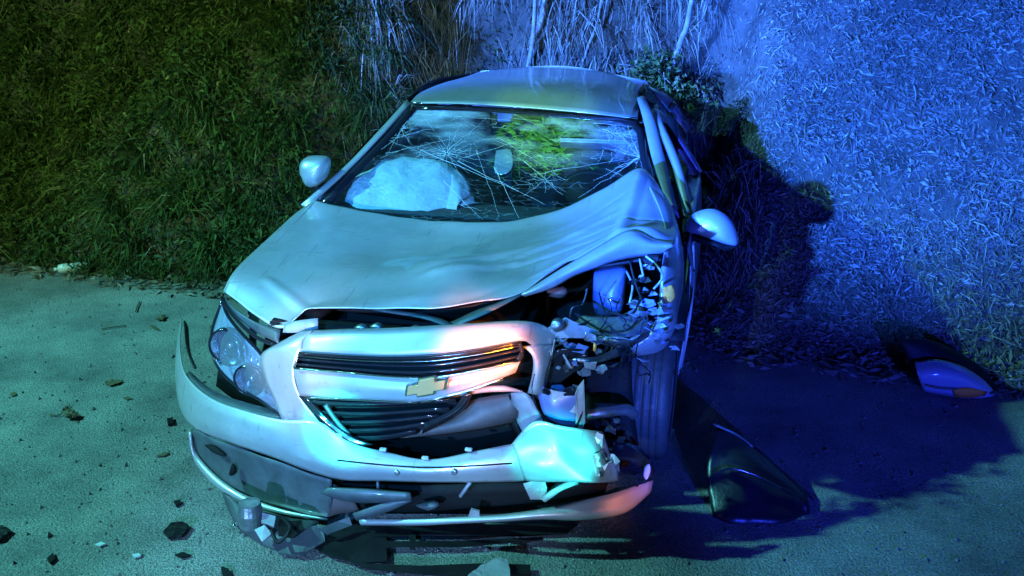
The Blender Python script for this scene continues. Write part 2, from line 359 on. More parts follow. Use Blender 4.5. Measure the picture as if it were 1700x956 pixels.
def carmask(p, pad=0.0):
    q = p[:, :2] - O[:2]; a = q @ RT[:2]; b = q @ BK[:2]
    return ~((np.abs(a) < 1.0 + pad) & (b > -.3) & (b < 4.25))
def normals(x, y):
    e = .04; return np.stack([-(height(x + e, y) - height(x - e, y)) / (2 * e), -(height(x, y + e) - height(x, y - e)) / (2 * e), np.ones_like(x)], 1)
def seeds(n, x0, x1, s0, s1):
    x = rng.uniform(x0, x1, n); s = rng.uniform(s0, s1, n); y = ysr(x) + s; p = np.stack([x, y, height(x, y)], 1)
    return p
# green weeds, left
c = seeds(5600, -6.5, .2, .10, 3.6); c = c[carmask(c, .12)]
keep = rng.uniform(size=len(c)) < (1 - sm((c[:, 0] + .75) / .5)) * (.35 + .65 * sm(snoise(c[:, 0], c[:, 1] + c[:, 2], 4.2, 51) * 2.5 + .6)); c = c[keep]
k = 40; base = np.repeat(c, k, 0) + rng.normal(0, .035, (len(c) * k, 3)) * [1, 1, .3]
nm = np.repeat(normals(c[:, 0], c[:, 1]), k, 0); nm /= np.linalg.norm(nm, axis=1, keepdims=True)
lean = np.repeat(rng.normal(0, .35, (len(c), 3)), k, 0)
dr = nm * .9 + [0, -.1, .75] + lean + rng.normal(0, .5, (len(base), 3))
size = np.repeat(rng.uniform(.10, .50, len(c)) ** 1.1, k) * rng.uniform(.5, 1.2, len(base))
tn = np.clip(np.repeat(rng.uniform(.05, .8, len(c)) + .16 * snoise(c[:, 0], c[:, 1], 2.6, 12), k) + rng.normal(0, .1, len(base)), 0, .93)
tn[rng.uniform(size=len(tn)) < .035] = 1
blades('weeds', base, dr, size, rng.uniform(.004, .010, len(base)), tn, M['veg_green'], 1.0, 'dark green tangle of weeds covering the bank on the left')
c = seeds(420, -6.3, -.7, .12, 3.6); c = c[carmask(c, .35)]
k = 70; base = np.repeat(c, k, 0) + rng.normal(0, .05, (len(c) * k, 3)) * [1, 1, .3]
nm = np.repeat(normals(c[:, 0], c[:, 1]), k, 0); nm /= np.linalg.norm(nm, axis=1, keepdims=True)
dr = nm * 1.0 + [0, -.1, .5] + np.repeat(rng.normal(0, .25, (len(c), 3)), k, 0) + rng.normal(0, .42, (len(base), 3))
blades('tall_weeds', base, dr, np.repeat(rng.uniform(.18, .5, len(c)), k) * rng.uniform(.5, 1.15, len(base)), rng.uniform(.004, .011, len(base)), np.clip(np.repeat(rng.uniform(.2, .9, len(c)), k) + rng.normal(0, .12, len(base)), 0, .98), M['veg_green'], 1.1, 'tall arching weeds bushing out of the left bank')
# broad leaves among them
c = seeds(95000, -6.5, .0, .1, 3.4); c = c[carmask(c, .15)]; c[:, 2] += rng.uniform(.02, .34, len(c))
blades('leafy_undergrowth', c, rng.normal(0, 1, c.shape) + [0, -.5, .3], rng.uniform(.03, .10, len(c)), rng.uniform(.004, .012, len(c)), np.clip(rng.normal(.45, .2, len(c)) + .3 * snoise(c[:, 0], c[:, 1], 2.2, 31), 0, .95), M['veg_green'], .6, 'small green leaves mixed through the weeds on the left bank', leaf=True)
# long pale straws, left
c = seeds(1500, -5.5, -.6, .0, 2.2); c = c[carmask(c, .1)]
blades('dead_straws', c, rng.normal(0, .8, c.shape) + [0, -.5, 1], rng.uniform(.08, .3, len(c)), rng.uniform(.003, .007, len(c)), rng.uniform(.2, .8, len(c)), M['veg_dry'], 1.0, 'scattered pale dead straws among the green weeds')
# dry hanging grass behind the roof
c = seeds(3400, -1.35, 1.55, .6, 4.4); c = c[carmask(c, -.25)]
c = c[(c[:, 1] > 5.2) & (rng.uniform(size=len(c)) < sm((c[:, 0] + 1.45) / .6))]
k = 22; base = np.repeat(c, k, 0) + rng.normal(0, .04, (len(c) * k, 3))
nm = np.repeat(normals(c[:, 0], c[:, 1]), k, 0); nm /= np.linalg.norm(nm, axis=1, keepdims=True)
sg = np.repeat(rng.normal(0, .18, (len(c), 3)), k, 0)
dr = nm * .35 + [0, -.25, 1.0] + sg + rng.normal(0, .2, base.shape)
down = rng.uniform(size=len(base)) < .5; dr[down] *= [1, 1, -.6]
blades('dry_grass', base, dr, rng.uniform(.15, .42, len(base)), rng.uniform(.003, .008, len(base)), np.clip(rng.normal(.5, .22, len(base)), 0, 1), M['veg_dry'], .8, 'tall dry pale grass hanging on the bank behind the car roof')
# leaf litter, right
c = seeds(190000, .0, 5.2, .05, 4.0); c = c[carmask(c, -.05)]; pat = snoise(c[:, 0], c[:, 1] + c[:, 2], 3.2, 41) + .6 * snoise(c[:, 0], c[:, 1] + c[:, 2], 8.5, 42); kp = ((c[:, 0] > .55) | (rng.uniform(size=len(c)) < .4)) & (rng.uniform(size=len(c)) < .5 + .5 * sm(pat * 1.5 + .6)); c = c[kp]; c[:, 2] += rng.uniform(.0, .05, len(c))
nm = normals(c[:, 0], c[:, 1]); tg = rng.normal(0, 1, c.shape); tg -= nm * (np.sum(tg * nm, 1, keepdims=True) / np.sum(nm * nm, 1, keepdims=True)) * .75
blades('leaf_litter', c, tg, rng.gamma(3, .011, len(c)) + .008, rng.gamma(3, .0012, len(c)) + .0008, np.clip(rng.normal(.42, .2, len(c)) + .2 * snoise(c[:, 0], c[:, 1], 3.5, 21) + .0 * rng.normal(0, .25, len(c)), 0, 1), M['litter'], .1, 'pale dry leaf litter covering the bank on the right', leaf=True)
c = seeds(5200, .3, 5.4, .05, 4.2); c = c[carmask(c, .0)]; c = c[rng.uniform(size=len(c)) < .12 + .88 * sm(snoise(c[:, 0], c[:, 1] + c[:, 2], 2.8, 43) * 2.5 + .3)]; k = 16
base = np.repeat(c, k, 0) + rng.normal(0, .03, (len(c) * k, 3)) * [1, 1, .3]
dr = rng.normal(0, .8, base.shape) + [0, -.4, .5] + np.repeat(rng.normal(0, .5, c.shape), k, 0)
blades('short_grass', base, dr, rng.uniform(.05, .16, len(base)), rng.uniform(.003, .007, len(base)), np.clip(rng.normal(.4, .25, len(base)), 0, 1), M['veg_dry'], 1.1, 'short dry grass tufts on the right bank')
# big leaves and grass at the foot of the bank
def foot(n, x0, x1, s0, s1, m, name, label, tl, ll=(.05, .12)):
    c = seeds(n, x0, x1, s0, s1); c = c[carmask(c, .0)]; c[:, 2] = np.maximum(c[:, 2], 0) + rng.uniform(.005, .04, len(c))
    blades(name, c, rng.normal(0, 1, c.shape) * [1, .7, .18], rng.uniform(*ll, len(c)), rng.uniform(.006, .016, len(c)), np.clip(rng.normal(tl, .22, len(c)), 0, 1), m, .15, label, leaf=True)
foot(1500, -5, -1.1, -.12, .45, M['litter'], 'fallen_leaves', 'fallen narrow leaves along the road edge on the left', .35)
foot(900, 1.0, 5, -.15, .4, M['litter'], 'fallen_leaves', 'fallen leaves along the foot of the right bank', .5)
# gravel crumbs and glass crumbs on the road
n = 5200; x = rng.uniform(-3.6, 3.2, n); y = rng.uniform(2.0, 6.2, n); ok = (y < ysr(x) - .02); x, y = x[ok], y[ok]
r = rng.gamma(2, .0016, len(x)) + .0015
V = []; oc = np.array([[1, 0, 0], [-1, 0, 0], [0, 1, 0], [0, -1, 0], [0, 0, 1], [0, 0, -.3]], float)
Vv = (oc[None] * r[:, None, None] * rng.uniform(.6, 1.3, (len(x), 6, 1))) + np.stack([x, y, r * .3], 1)[:, None]
F0 = np.array([[0, 2, 4], [2, 1, 4], [1, 3, 4], [3, 0, 4], [2, 0, 5], [1, 2, 5], [3, 1, 5], [0, 3, 5]])
Ff = (F0[None] + np.arange(len(x))[:, None, None] * 6).reshape(-1, 3)
gv = link('gravel', Vv.reshape(-1, 3), Ff.tolist(), mat('road grit', (.2, .2, .19), .8, var=.7, vscale=30), smooth=False); tag(gv, 'loose grit scattered over the asphalt', kind='stuff')
n = 260; ph = rng.uniform(0, 6.28, n); rr_ = rng.gamma(2., .28, n); x = -.1 + rr_ * 1.3 * np.cos(ph); y = 2.95 + rr_ * .5 * np.sin(ph); r = rng.uniform(.0015, .004, n)
Vv = (oc[None] * r[:, None, None] * rng.uniform(.5, 1.4, (n, 6, 1))) + np.stack([x, y, r * .4], 1)[:, None]
Ff = (F0[None] + np.arange(n)[:, None, None] * 6).reshape(-1, 3)
gc = link('glass_crumbs', Vv.reshape(-1, 3), Ff.tolist(), mat('crushed glass', (.5, .55, .55), .1), smooth=False); tag(gc, 'crushed glass crumbs on the road round the broken bumper', kind='stuff')

# saplings and a shrub on the bank
def sapling(px, py, Y, px2, py2, r, label, lean=0.0, hgt=3.6, twigs=3):
    b0 = WY(px, py, Y); b1 = WY(px2, py2, Y - .05)
    b0 = b0 - (b1 - b0) / np.linalg.norm(b1 - b0) * .35
    d = (b1 - b0) / max(b1[2] - b0[2], .2); top = b0 + d * (hgt - b0[2]) * np.array([.55, .55, 1])
    t = thing('sapling', label, 'tree', tuple(b0)); L0 = lambda p: np.asarray(p) - b0
    midp = b0 + (b1 - b0) * .5 + np.array([.02, 0, 0])
    tube('trunk', [L0(b0), L0(midp), L0(b1), L0(top)], [r * 1.35, r, r * .85, r * .4], M['bark'], t)
    for i in range(twigs):
        q = b0 + (top - b0) * rng.uniform(.35, .95); e = q + np.array([rng.normal(0, .35), rng.normal(.1, .2), rng.uniform(.2, .6)])
        tube('limb', [L0(q), L0((q + e) / 2 + [0, 0, .06]), L0(e)], [r * .4, r * .15], M['bark'], t, seg=6)
    cc = np.repeat(top[None], 420, 0) + rng.normal(0, .34, (420, 3)) * [1, 1, .7] + [0, .15, .25]
    o = blades('crown', cc - b0, rng.normal(0, 1, cc.shape), rng.uniform(.06, .12, 420), rng.uniform(.012, .024, 420), rng.uniform(.2, .8, 420), M['veg_green'], .3, leaf=True)
    o.parent = t; o['kind'] = 'stuff'; return t
sapling(872, 85, 7.3, 908, -12, .028, 'thick pale stem leaning right at the top of the bank behind the roof')
sapling(880, 70, 7.2, 889, -8, .018, 'thin pale stem just left of the thick leaning stem behind the roof')
sapling(968, 90, 7.2, 1000, -8, .012, 'thin grey stem right of the dark hollow above the roof')
sapling(1128, 62, 6.9, 1150, -8, .022, 'short pale stem standing alone high on the blue lit slope')
sapling(243, 70, 8.0, 234, -8, .018, 'slender green stem in the dark weeds at the top left')
def shrub(px, py, Y, rx, rz, n, label):
    c0 = WY(px, py, Y); t = thing('shrub', label, 'shrub', tuple(c0))
    pt = rng.normal(0, .45, (n, 3)) * [rx, .22, rz]
    o = blades('foliage', pt, rng.normal(0, 1, pt.shape) + [0, -.2, .1], rng.uniform(.035, .075, n), rng.uniform(.007, .014, n), np.clip(rng.normal(.75, .2, n), 0, 1), M['veg_green'], .4, leaf=True); o.parent = t; o['kind'] = 'stuff'
    for i in range(7): tube('stem', [np.array([0, .05, -rz]), rng.normal(0, .3, 3) * [rx, .1, rz * .5], rng.normal(0, .9, 3) * [rx, .2, rz]], [.007, .002], M['bark'], t, seg=5)
shrub(1118, 170, 6.3, .22, .13, 1500, 'olive green shrub pressed against the rear right corner of the roof')
shrub(1085, 118, 6.9, .20, .16, 1100, 'dark olive shrub on the bank above the right end of the roof')

# ------------------------------------------------------------------ THE CAR
CARO = thing('crashed_car', 'silver hatchback with smashed front corner, cracked windscreen and torn bumper on the road', 'car', tuple(O), -YAW)
C_ = CARO
def px(*p): return P(*p)
# bonnet ------------------------------------------------------
hood = [
 [(522,333,1.25),(600,350,1.2),(680,363,1.15),(760,369,1.1),(850,366,1.1),(930,348,1.12),(1000,314,1.18),(1060,280,1.28),(1085,298,1.27)],
 [(486,358,1.08),(585,372,1.06),(670,384,1.03),(755,392,1.0),(845,388,1.0),(925,372,1.02),(996,345,1.06),(1062,312,1.12),(1103,325,1.14)],
 [(450,392,.88),(560,412,.82),(655,425,.80),(748,420,.82),(838,408,.84),(918,400,.84),(988,378,.88),(1064,350,.95),(1118,365,1.0)],
 [(408,430,.66),(522,446,.62),(640,452,.58),(745,438,.60),(830,440,.64),(905,428,.66),(970,405,.70),(1050,378,.76),(1124,385,.86)],
 [(384,458,.53),(488,488,.42),(590,486,.42),(722,482,.40),(812,474,.44),(872,462,.50),(925,440,.54),(1040,384,.66),(1122,402,.74)],
 [(371,483,.46),(460,544,.26),(512,514,.30),(600,512,.29),(720,512,.30),(795,500,.34),(865,487,.40),(948,432,.52),(1117,406,.68)]]
CRE = [(-.12, .52, .26, .66, .035, .012), (.10, .62, .62, .98, .02, .010), (.20, .60, .55, .72, .02, -.010), (.63, .62, .68, 1.25, .04, .022), (.30, .90, .64, 1.10, .015, -.006),
       (-.82, .52, -.52, .30, .03, .008), (.30, .48, .80, .74, .018, .008), (.42, .75, .82, .92, .014, -.010), (.15, .80, .50, .86, .012, .006), (.66, .70, .84, 1.00, .012, .008)]
def hoodfn(Q):
    a, b = Q[..., 0], Q[..., 1]
    Q[..., 2] += .003 * np.sin(a * 13 + b * 9) * np.cos(b * 17 - a * 4) * sm((a + .6) / .7) + .0012 * np.sin(a * 31 - b * 22)
    for a0, b0, a1, b1, wd_, hh in CRE:
        da, db = a1 - a0, b1 - b0; L2 = da * da + db * db; t = ((a - a0) * da + (b - b0) * db) / L2; dd = np.abs((a - a0) * db - (b - b0) * da) / math.sqrt(L2)
        Q[..., 2] += hh * np.clip(1 - dd / wd_, 0, 1) * sm(t / .15 + .3) * sm((1 - t) / .15 + .3)
    r = np.abs((b - .66) - .42 * (a + .02)); Q[..., 2] += .014 * np.clip(1 - r / .06, 0, 1) * sm((a + .25) / .15) * sm((.42 - a) / .15)
    return Q
surf('bonnet', hood, M['paint'], C_, 16, 14, .004, 0, hoodfn)
surf('bonnet_fold', [
 [(866,487,.40),(905,462,.46),(948,436,.51),(1000,405,.58),(1046,382,.64),(1085,398,.66),(1119,404,.68)],
 [(866,489,.385),(912,468,.43),(952,448,.47),(1005,420,.53),(1050,400,.58),(1085,408,.61),(1116,410,.65)],
 [(872,492,.40),(920,476,.45),(958,456,.50),(1010,436,.56),(1052,428,.62),(1080,424,.64),(1095,424,.68)]], M['paint'], C_, 6, 4, .003, .01)
join('bonnet_frame', [gridmesh([[(618,514,.33),(700,528,.30),(745,544,.28)],[(640,512,.36),(712,522,.33),(752,538,.30)]],4,2),
  gridmesh([[(745,546,.28),(800,524,.30),(866,490,.38)],[(742,538,.32),(795,514,.34),(862,486,.42)]],4,2)], M['grey'], C_, .006)
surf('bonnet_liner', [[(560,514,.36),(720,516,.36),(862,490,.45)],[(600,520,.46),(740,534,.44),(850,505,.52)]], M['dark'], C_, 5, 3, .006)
# left fender, doors, rear quarter: side shells -----------------
def side(sgn, b0, b1, arch=None, name='fender', zt=None, off=None):
    bs = np.linspace(b0, b1, 13); rows = []
    for t in (0, .2, .45, .7, .9, 1.0):
        row = []
        for b in bs:
            top = np.interp(b, [.46, .8, 1.25, 2.2, 3.6, 4.0], [.80, .88, .975, 1.0, 1.03, 1.0])
            bot = .20
            if arch is not None and abs(b - arch) < .37: bot = max(bot, .31 + math.sqrt(.37 ** 2 - (b - arch) ** 2))
            z = bot + (top - bot) * t
            wz = .90 + .035 * math.sin(math.pi * min(1, (z - .15) / .8)) - .02 * max(0, (z - .85) / .15)
            wz -= .10 * sm(np.array((b - 3.3) / .8)) + .07 * float(sm(np.array((.75 - b) / .5)))
            a = sgn * wz + (.0 if sgn > 0 else -.0)
            row.append(A(a, b, z - .02 * sgn))
        rows.append(row)
    return surf(name, rows[::-1], M['paint'], C_, 2, 2, .004)
side(-1, .48, 1.28, .88, 'fender'); side(-1, 1.285, 2.25, None, 'door'); side(-1, 2.255, 3.02, None, 'door'); side(-1, 3.025, 4.0, 3.40, 'rear_quarter')
for sd, b_ in ((-1, 2.10), (-1, 2.90), (1, 2.90)):
    tube('door_handle', [A(sd * .915, b_ - .11, .88), A(sd * .950, b_ - .06, .885), A(sd * .950, b_ + .04, .885), A(sd * .915, b_ + .07, .88)], .011, M['paint'], C_, 4)
side(1, 2.255, 3.02, None, 'door'); side(1, 3.025, 4.0, 3.40, 'rear_quarter')
# rear end
surf('tailgate', [[A(-.58,3.55,1.36),A(0,3.62,1.40),A(.58,3.55,1.32)],[A(-.72,3.85,1.05),A(0,3.93,1.08),A(.72,3.85,1.03)],[A(-.76,3.95,.75),A(0,4.03,.76),A(.76,3.95,.73)],[A(-.76,3.93,.55),A(0,4.0,.55),A(.76,3.93,.53)]], M['paint'], C_)
surf('rear_bumper', [[A(-.86,3.85,.62),A(-.5,4.03,.60),A(.5,4.03,.58),A(.86,3.85,.58)],[A(-.88,3.85,.4),A(-.5,4.08,.4),A(.5,4.08,.4),A(.88,3.85,.4)],[A(-.84,3.8,.22),A(-.5,4.0,.22),A(.5,4.0,.22),A(.84,3.8,.22)]], M['paint'], C_)
for s in (-1, 1): boxm('tail_lamp', (s * .74, 3.93, .86), (.2, .1, .22), M['redlens'], C_, bev=.03)
# roof
roof = [[(681,171,1.9),(770,172,1.86),(870,178,1.84),(970,187,1.85),(1058,197,1.9)],
        [A(-.605,2.15,1.395),A(-.33,2.14,1.43),A(0,2.14,1.435),A(.33,2.14,1.415),A(.61,2.15,1.355)],
        [A(-.60,2.6,1.39),A(-.33,2.6,1.425),A(0,2.6,1.43),A(.33,2.6,1.405),A(.58,2.6,1.345)],
        [A(-.58,3.1,1.37),A(-.33,3.1,1.40),A(0,3.1,1.405),A(.33,3.1,1.38),A(.56,3.1,1.32)],
        [A(-.58,3.55,1.355),A(-.3,3.6,1.385),A(0,3.62,1.39),A(.3,3.6,1.365),A(.56,3.55,1.30)]]
surf('roof', roof, M['paint'], C_, 6, 5, .005)
# glass plane
g0, g1, g2 = P(540,335,1.28), P(683,176,1.885), P(1056,202,1.885)
GN = np.cross(g1 - g0, g2 - g0); GN /= np.linalg.norm(GN)
CAMC = car(CAM)
def GP(x, y, off=0.0):
    d = car(CAM + ray(x, y)) - CAMC; t = ((g0 - CAMC) @ GN) / (d @ GN); p = CAMC + t * d; return p + GN * off * (1 if GN[1] < 0 else -1)
ws = surf('windscreen', [[GP(684,176),GP(780,178),GP(870,184),GP(970,192),GP(1056,202)],[GP(632,235),GP(740,235),GP(860,240),GP(980,246),GP(1070,252)],[GP(538,338),GP(650,345),GP(800,350),GP(960,350),GP(1098,345)],[GP(515,365),GP(650,375),GP(800,380),GP(960,380),GP(1112,380)]], M['screen'], C_, 5, 5, 0)
# frit band and wiper cowl
V, F_ = [], []
ring_o = [(683,174),(780,176),(870,182),(970,190),(1058,200),(1075,255),(1100,345)]; ring_i = [(690,183),(782,185),(870,191),(968,199),(1047,210),(1062,258),(1084,345)]
fr = join('screen_surround', [gridmesh([[GP(x, y, .004) for x, y in ring_o],[GP(x, y, .004) for x, y in ring_i]],3,1), gridmesh([[GP(683,174,.004),GP(630,232,.004),GP(514,350,.004)],[GP(693,182,.004),GP(648,232,.004),GP(552,336,.004)]],4,1)], M['gloss'], ws, .002)
tube('header_trim', [GP(681,173,.010),GP(780,175,.010),GP(870,181,.010),GP(970,189,.010),GP(1056,199,.010)], .0045, M['chrome'], C_)
surf('scuttle', [[A(-.86,1.2,.93),A(-.4,1.13,.89),A(.3,1.13,.93),A(.8,1.2,.96)],[A(-.86,1.38,.96),A(-.4,1.36,.93),A(.3,1.36,.93),A(.8,1.38,.96)]], M['black'], C_, 4, 3, .006)
# cracks: real slivers standing on the glass
def cracks(seed_list):
    V, F_ = [], []
    def line(p, q, w):
        w = w * .32; pts = [np.array(p, float)]; n = 8
        for i in range(1, n + 1):
            t = i / n; pts.append(np.array(p) + (np.array(q) - np.array(p)) * t + rng.normal(0, .8, 2))
        for i in range(n):
            d = pts[i + 1] - pts[i]; s = np.array([-d[1], d[0]]) / (np.hypot(*d) + 1e-6) * w * (1 - .6 * i / n)
            o = len(V)
            for z in (pts[i] - s, pts[i] + s, pts[i + 1] + s * .8, pts[i + 1] - s * .8): V.append(GP(z[0], z[1], .003))
            F_.append((o, o + 1, o + 2, o + 3))
    for a in seed_list: line(*a)
    return V, F_
SL = [((745,250),(700,190),.5),((745,250),(810,195),.5),((770,262),(845,240),.6),((620,225),(720,262),.5),((700,250),(860,318),.9),((760,268),(905,340),.8),((820,278),(862,362),.9),((790,250),(830,360),.5),((870,268),(935,325),.7),((735,300),(800,365),.7),((728,330),(800,350),.5),
      ((1062,262),(1012,205),.8),((1062,262),(1000,245),.6),((1062,262),(985,300),.6),((1062,262),(1040,205),.7),((1062,262),(960,330),.5),((1062,262),(1020,280),.7),((1000,215),(1062,232),.8),((985,205),(1060,212),.6),((840,180),(900,215),.5),((690,190),(850,200),.5),((650,230),(760,205),.45),((640,255),(790,222),.45),((600,270),(705,200),.4),((680,195),(640,260),.4),((880,290),(1040,265),.5),((830,230),(940,300),.45)]
for (cx_, cy_, nn, r0, r1) in ((1062,262,13,12,85),(742,256,20,8,95),(1020,222,9,6,40),(905,300,8,6,60),(665,215,10,6,50)):
    for i in range(nn):
        t_ = 2 * math.pi * (i + rng.uniform(-.3, .3)) / nn; q_ = np.array([math.cos(t_), .62 * math.sin(t_)]); e_ = np.array([cx_, cy_]) + q_ * rng.uniform(.35, 1) * r1
        if e_[0] > 1072 or e_[1] < 182 or e_[1] > 350: continue
        SL.append((tuple(np.array([cx_, cy_]) + q_ * r0 * .3), tuple(e_), .42))
        for rr in (rng.uniform(.2, .5), rng.uniform(.5, .8)):
            q2 = np.array([math.cos(t_ + 2 * math.pi / nn), .62 * math.sin(t_ + 2 * math.pi / nn)]); p_ = np.array([cx_, cy_]) + q_ * rr * r1 * .7; p2 = np.array([cx_, cy_]) + q2 * rr * r1 * .7
            if max(p_[0], p2[0]) < 1070 and rng.uniform() < .6: SL.append((tuple(p_), tuple(p2), .3))
for i in range(26):
    a = rng.uniform([640,185],[860,262]); SL.append((tuple(a), tuple(a + rng.normal([20,-4],[38,12])), .35))
for i in range(14):
    a = rng.uniform([985,205],[1058,285]); SL.append((tuple(a), tuple(a + rng.normal(0,[16,22])), .5))
for q_ in SL:
    v_, f_ = cracks([q_]); link('crack', v_, f_, M['crack'], ws, False)
# rear view mirror
pillow('rear_view_mirror', [GP(822,238,-.05),GP(845,236,-.05),GP(850,262,-.05),GP(840,276,-.05),GP(820,274,-.05)], M['reflector'], C_, .01, .02)
# pillars
surf('pillar', [[P(676,166,1.93),P(632,215,1.72),P(575,275,1.48),P(500,340,1.22)],[P(681,172,1.90),P(638,220,1.69),P(582,279,1.47),P(511,345,1.22)]], M['paint'], C_, 5, 2, .012)
surf('pillar', [[P(1058,163,2.1),P(1068,200,1.92),P(1082,262,1.65),P(1105,330,1.36)],[P(1068,160,2.15),P(1084,192,1.95),P(1103,262,1.65),P(1127,362,1.28)]], M['paint'], C_, 5, 2, .012)
surf('roof_rail', [[P(1062,160,2.15),A(.62,2.7,1.34),A(.58,3.5,1.30)],[P(1076,168,2.2),A(.68,2.7,1.29),A(.64,3.5,1.25)]], M['black'], C_, 4, 2, .01)
surf('roof_rail', [[P(676,164,1.95),A(-.65,2.6,1.41),A(-.6,3.5,1.35)],[P(664,176,1.95),A(-.70,2.6,1.36),A(-.65,3.5,1.30)]], M['black'], C_, 4, 2, .01)
for s, zt, dz in ((-1, 1.37, .02), (1, 1.31, -.02)):
    tube('pillar', [A(s*.90,2.25,1.0+dz), A(s*.78,2.25,1.2+dz), A(s*.65,2.3,zt)], .035, M['black'], C_, 3)
    tube('pillar', [A(s*.86,3.5,1.02+dz), A(s*.74,3.45,1.2+dz), A(s*.60,3.35,zt-.05)], .05, M['paint'], C_, 3)
    if s < 0:
        surf('side_window', [[A(s*.65,1.98,zt),A(s*.65,2.28,zt)],[A(s*.90,1.4,1.0+dz),A(s*.90,2.25,1.0+dz)]], M['glass'], C_, 3, 3, .004)
    surf('side_window', [[A(s*.65,2.32,zt),A(s*.63,3.3,zt-.02)],[A(s*.90,2.28,1.0+dz),A(s*.87,3.42,1.02+dz)]], M['glass'], C_, 3, 3, .004)
surf('rear_window', [[A(-.5,3.58,1.35),A(.5,3.58,1.32)],[A(-.6,3.86,1.08),A(.6,3.86,1.06)]], M['glass'], C_, 3, 3, .004)
# right front door, sprung ajar
def hinge(a, b, z, ang=R(2.5)):
    da, db = a - .90, b - 1.32; return A(.915 + da * math.cos(ang) + db * math.sin(ang), 1.34 - da * math.sin(ang) + db * math.cos(ang), z)
dr_rows = [[hinge(.90 + .03 * math.sin(math.pi * t), b, .2 + .78 * t + (.0)) for b in (1.34, 1.6, 1.9, 2.25)] for t in (1, .75, .5, .25, 0)]
surf('door', dr_rows, M['paint'], C_, 3, 3, .02)['label'] = 'front door sprung ajar beside the smashed corner'
tube('door_frame', [hinge(.89,1.36,.98), hinge(.80,1.62,1.17), hinge(.68,1.95,1.31), hinge(.66,2.2,1.31), hinge(.78,2.27,1.15), hinge(.90,2.25,.98)], .022, M['paint'], C_, 5)
surf('side_window', [[hinge(.70,1.92,1.28), hinge(.68,2.18,1.28)],[hinge(.89,1.42,.99), hinge(.90,2.22,.99)]], M['glass'], C_, 3, 3, .004)
surf('door_seal', [[P(1105,185,2.05),P(1108,240,1.85),P(1112,298,1.65)],[P(1122,190,2.05),P(1126,240,1.85),P(1122,305,1.65)]], M['gloss'], C_, 4, 2, .012)
# crumpled right fender
join('fender', [gridmesh([
 [(1062,288,1.30),(1078,310,1.15),(1095,350,.98),(1106,385,.82),(1104,410,.70),(1098,445,.62),(1096,480,.57),(1092,520,.52),(1078,550,.5),(1045,572,.5)],
 [(1076,296,1.28),(1100,328,1.12),(1112,365,.95),(1116,400,.80),(1112,430,.68),(1106,462,.60),(1102,495,.54),(1098,530,.50),(1082,560,.48),(1048,578,.48)],
 [(1085,300,1.30),(1110,335,1.15),(1124,375,1.0),(1131,420,.86),(1131,455,.76),(1126,475,.68),(1121,505,.60),(1118,538,.56),(1096,572,.54),(1052,584,.52)],
 [(1086,304,1.36),(1112,340,1.28),(1128,385,1.22),(1135,430,1.1),(1134,470,1.0),(1130,500,.90),(1125,530,.80),(1121,548,.72),(1100,580,.68),(1060,590,.62)]], 5, 5, .012)], M['paint'], C_, .004)
surf('fender', [[A(.91,1.02,.93),A(.92,1.15,.96),A(.92,1.3,.97)],[A(.95,1.12,.72),A(.95,1.2,.7),A(.94,1.3,.7)],[A(.93,1.24,.45),A(.93,1.28,.4),A(.93,1.3,.3)],[A(.91,1.25,.22),A(.91,1.28,.2),A(.91,1.3,.2)]], M['paint'], C_, 4, 4, .004, .01)
pillow('side_repeater', [(1100,478,.56),(1116,474,.57),(1121,492,.56),(1112,503,.54),(1101,497,.54)], M['amber'], C_, .012, .01)
# mirrors
mo = pillow('wing_mirror', [(1136,374,1.2),(1146,358,1.2),(1164,349,1.2),(1184,347,1.2),(1204,356,1.2),(1218,373,1.2),(1226,404,1.2),(1210,405,1.2),(1188,398,1.2),(1160,388,1.2),(1138,382,1.2)], M['paint'], C_, .075, .05, n=3)
pillow('mirror_trim', [(1138,384,1.19),(1160,390,1.19),(1188,400,1.19),(1210,407,1.19),(1224,408,1.19),(1212,414,1.22),(1186,409,1.22),(1158,400,1.22),(1140,394,1.22)], M['black'], mo, .05, .05, n=3)
tube('mirror_arm', [(1150,392,1.22),(1138,398,1.3),A(.90,1.45,.93)], .018, M['black'], mo)
plate('mirror_glass', [(1140,380,1.262),(1158,358,1.262),(1190,355,1.262),(1212,375,1.262),(1218,400,1.262),(1180,396,1.262)], M['reflector'], mo, .004)
tube('cable', [(1150,398,1.25),(1142,425,1.2),(1152,450,1.1)], .004, M['black'], mo)
ml = pillow('wing_mirror', [(500,286,1.35),(500,270,1.35),(510,260,1.35),(530,258,1.35),(547,262,1.35),(548,280,1.35),(540,298,1.35),(526,309,1.35),(511,308,1.35)], M['paint'], C_, .075, .05, n=3)
plate('mirror_glass', [(504,284,1.40),(512,265,1.40),(542,264,1.40),(540,290,1.40),(520,303,1.40)], M['reflector'], ml, .004)
tube('mirror_arm', [(530,300,1.37),(526,318,1.38),A(-.90,1.45,.97)], .022, M['black'], ml)
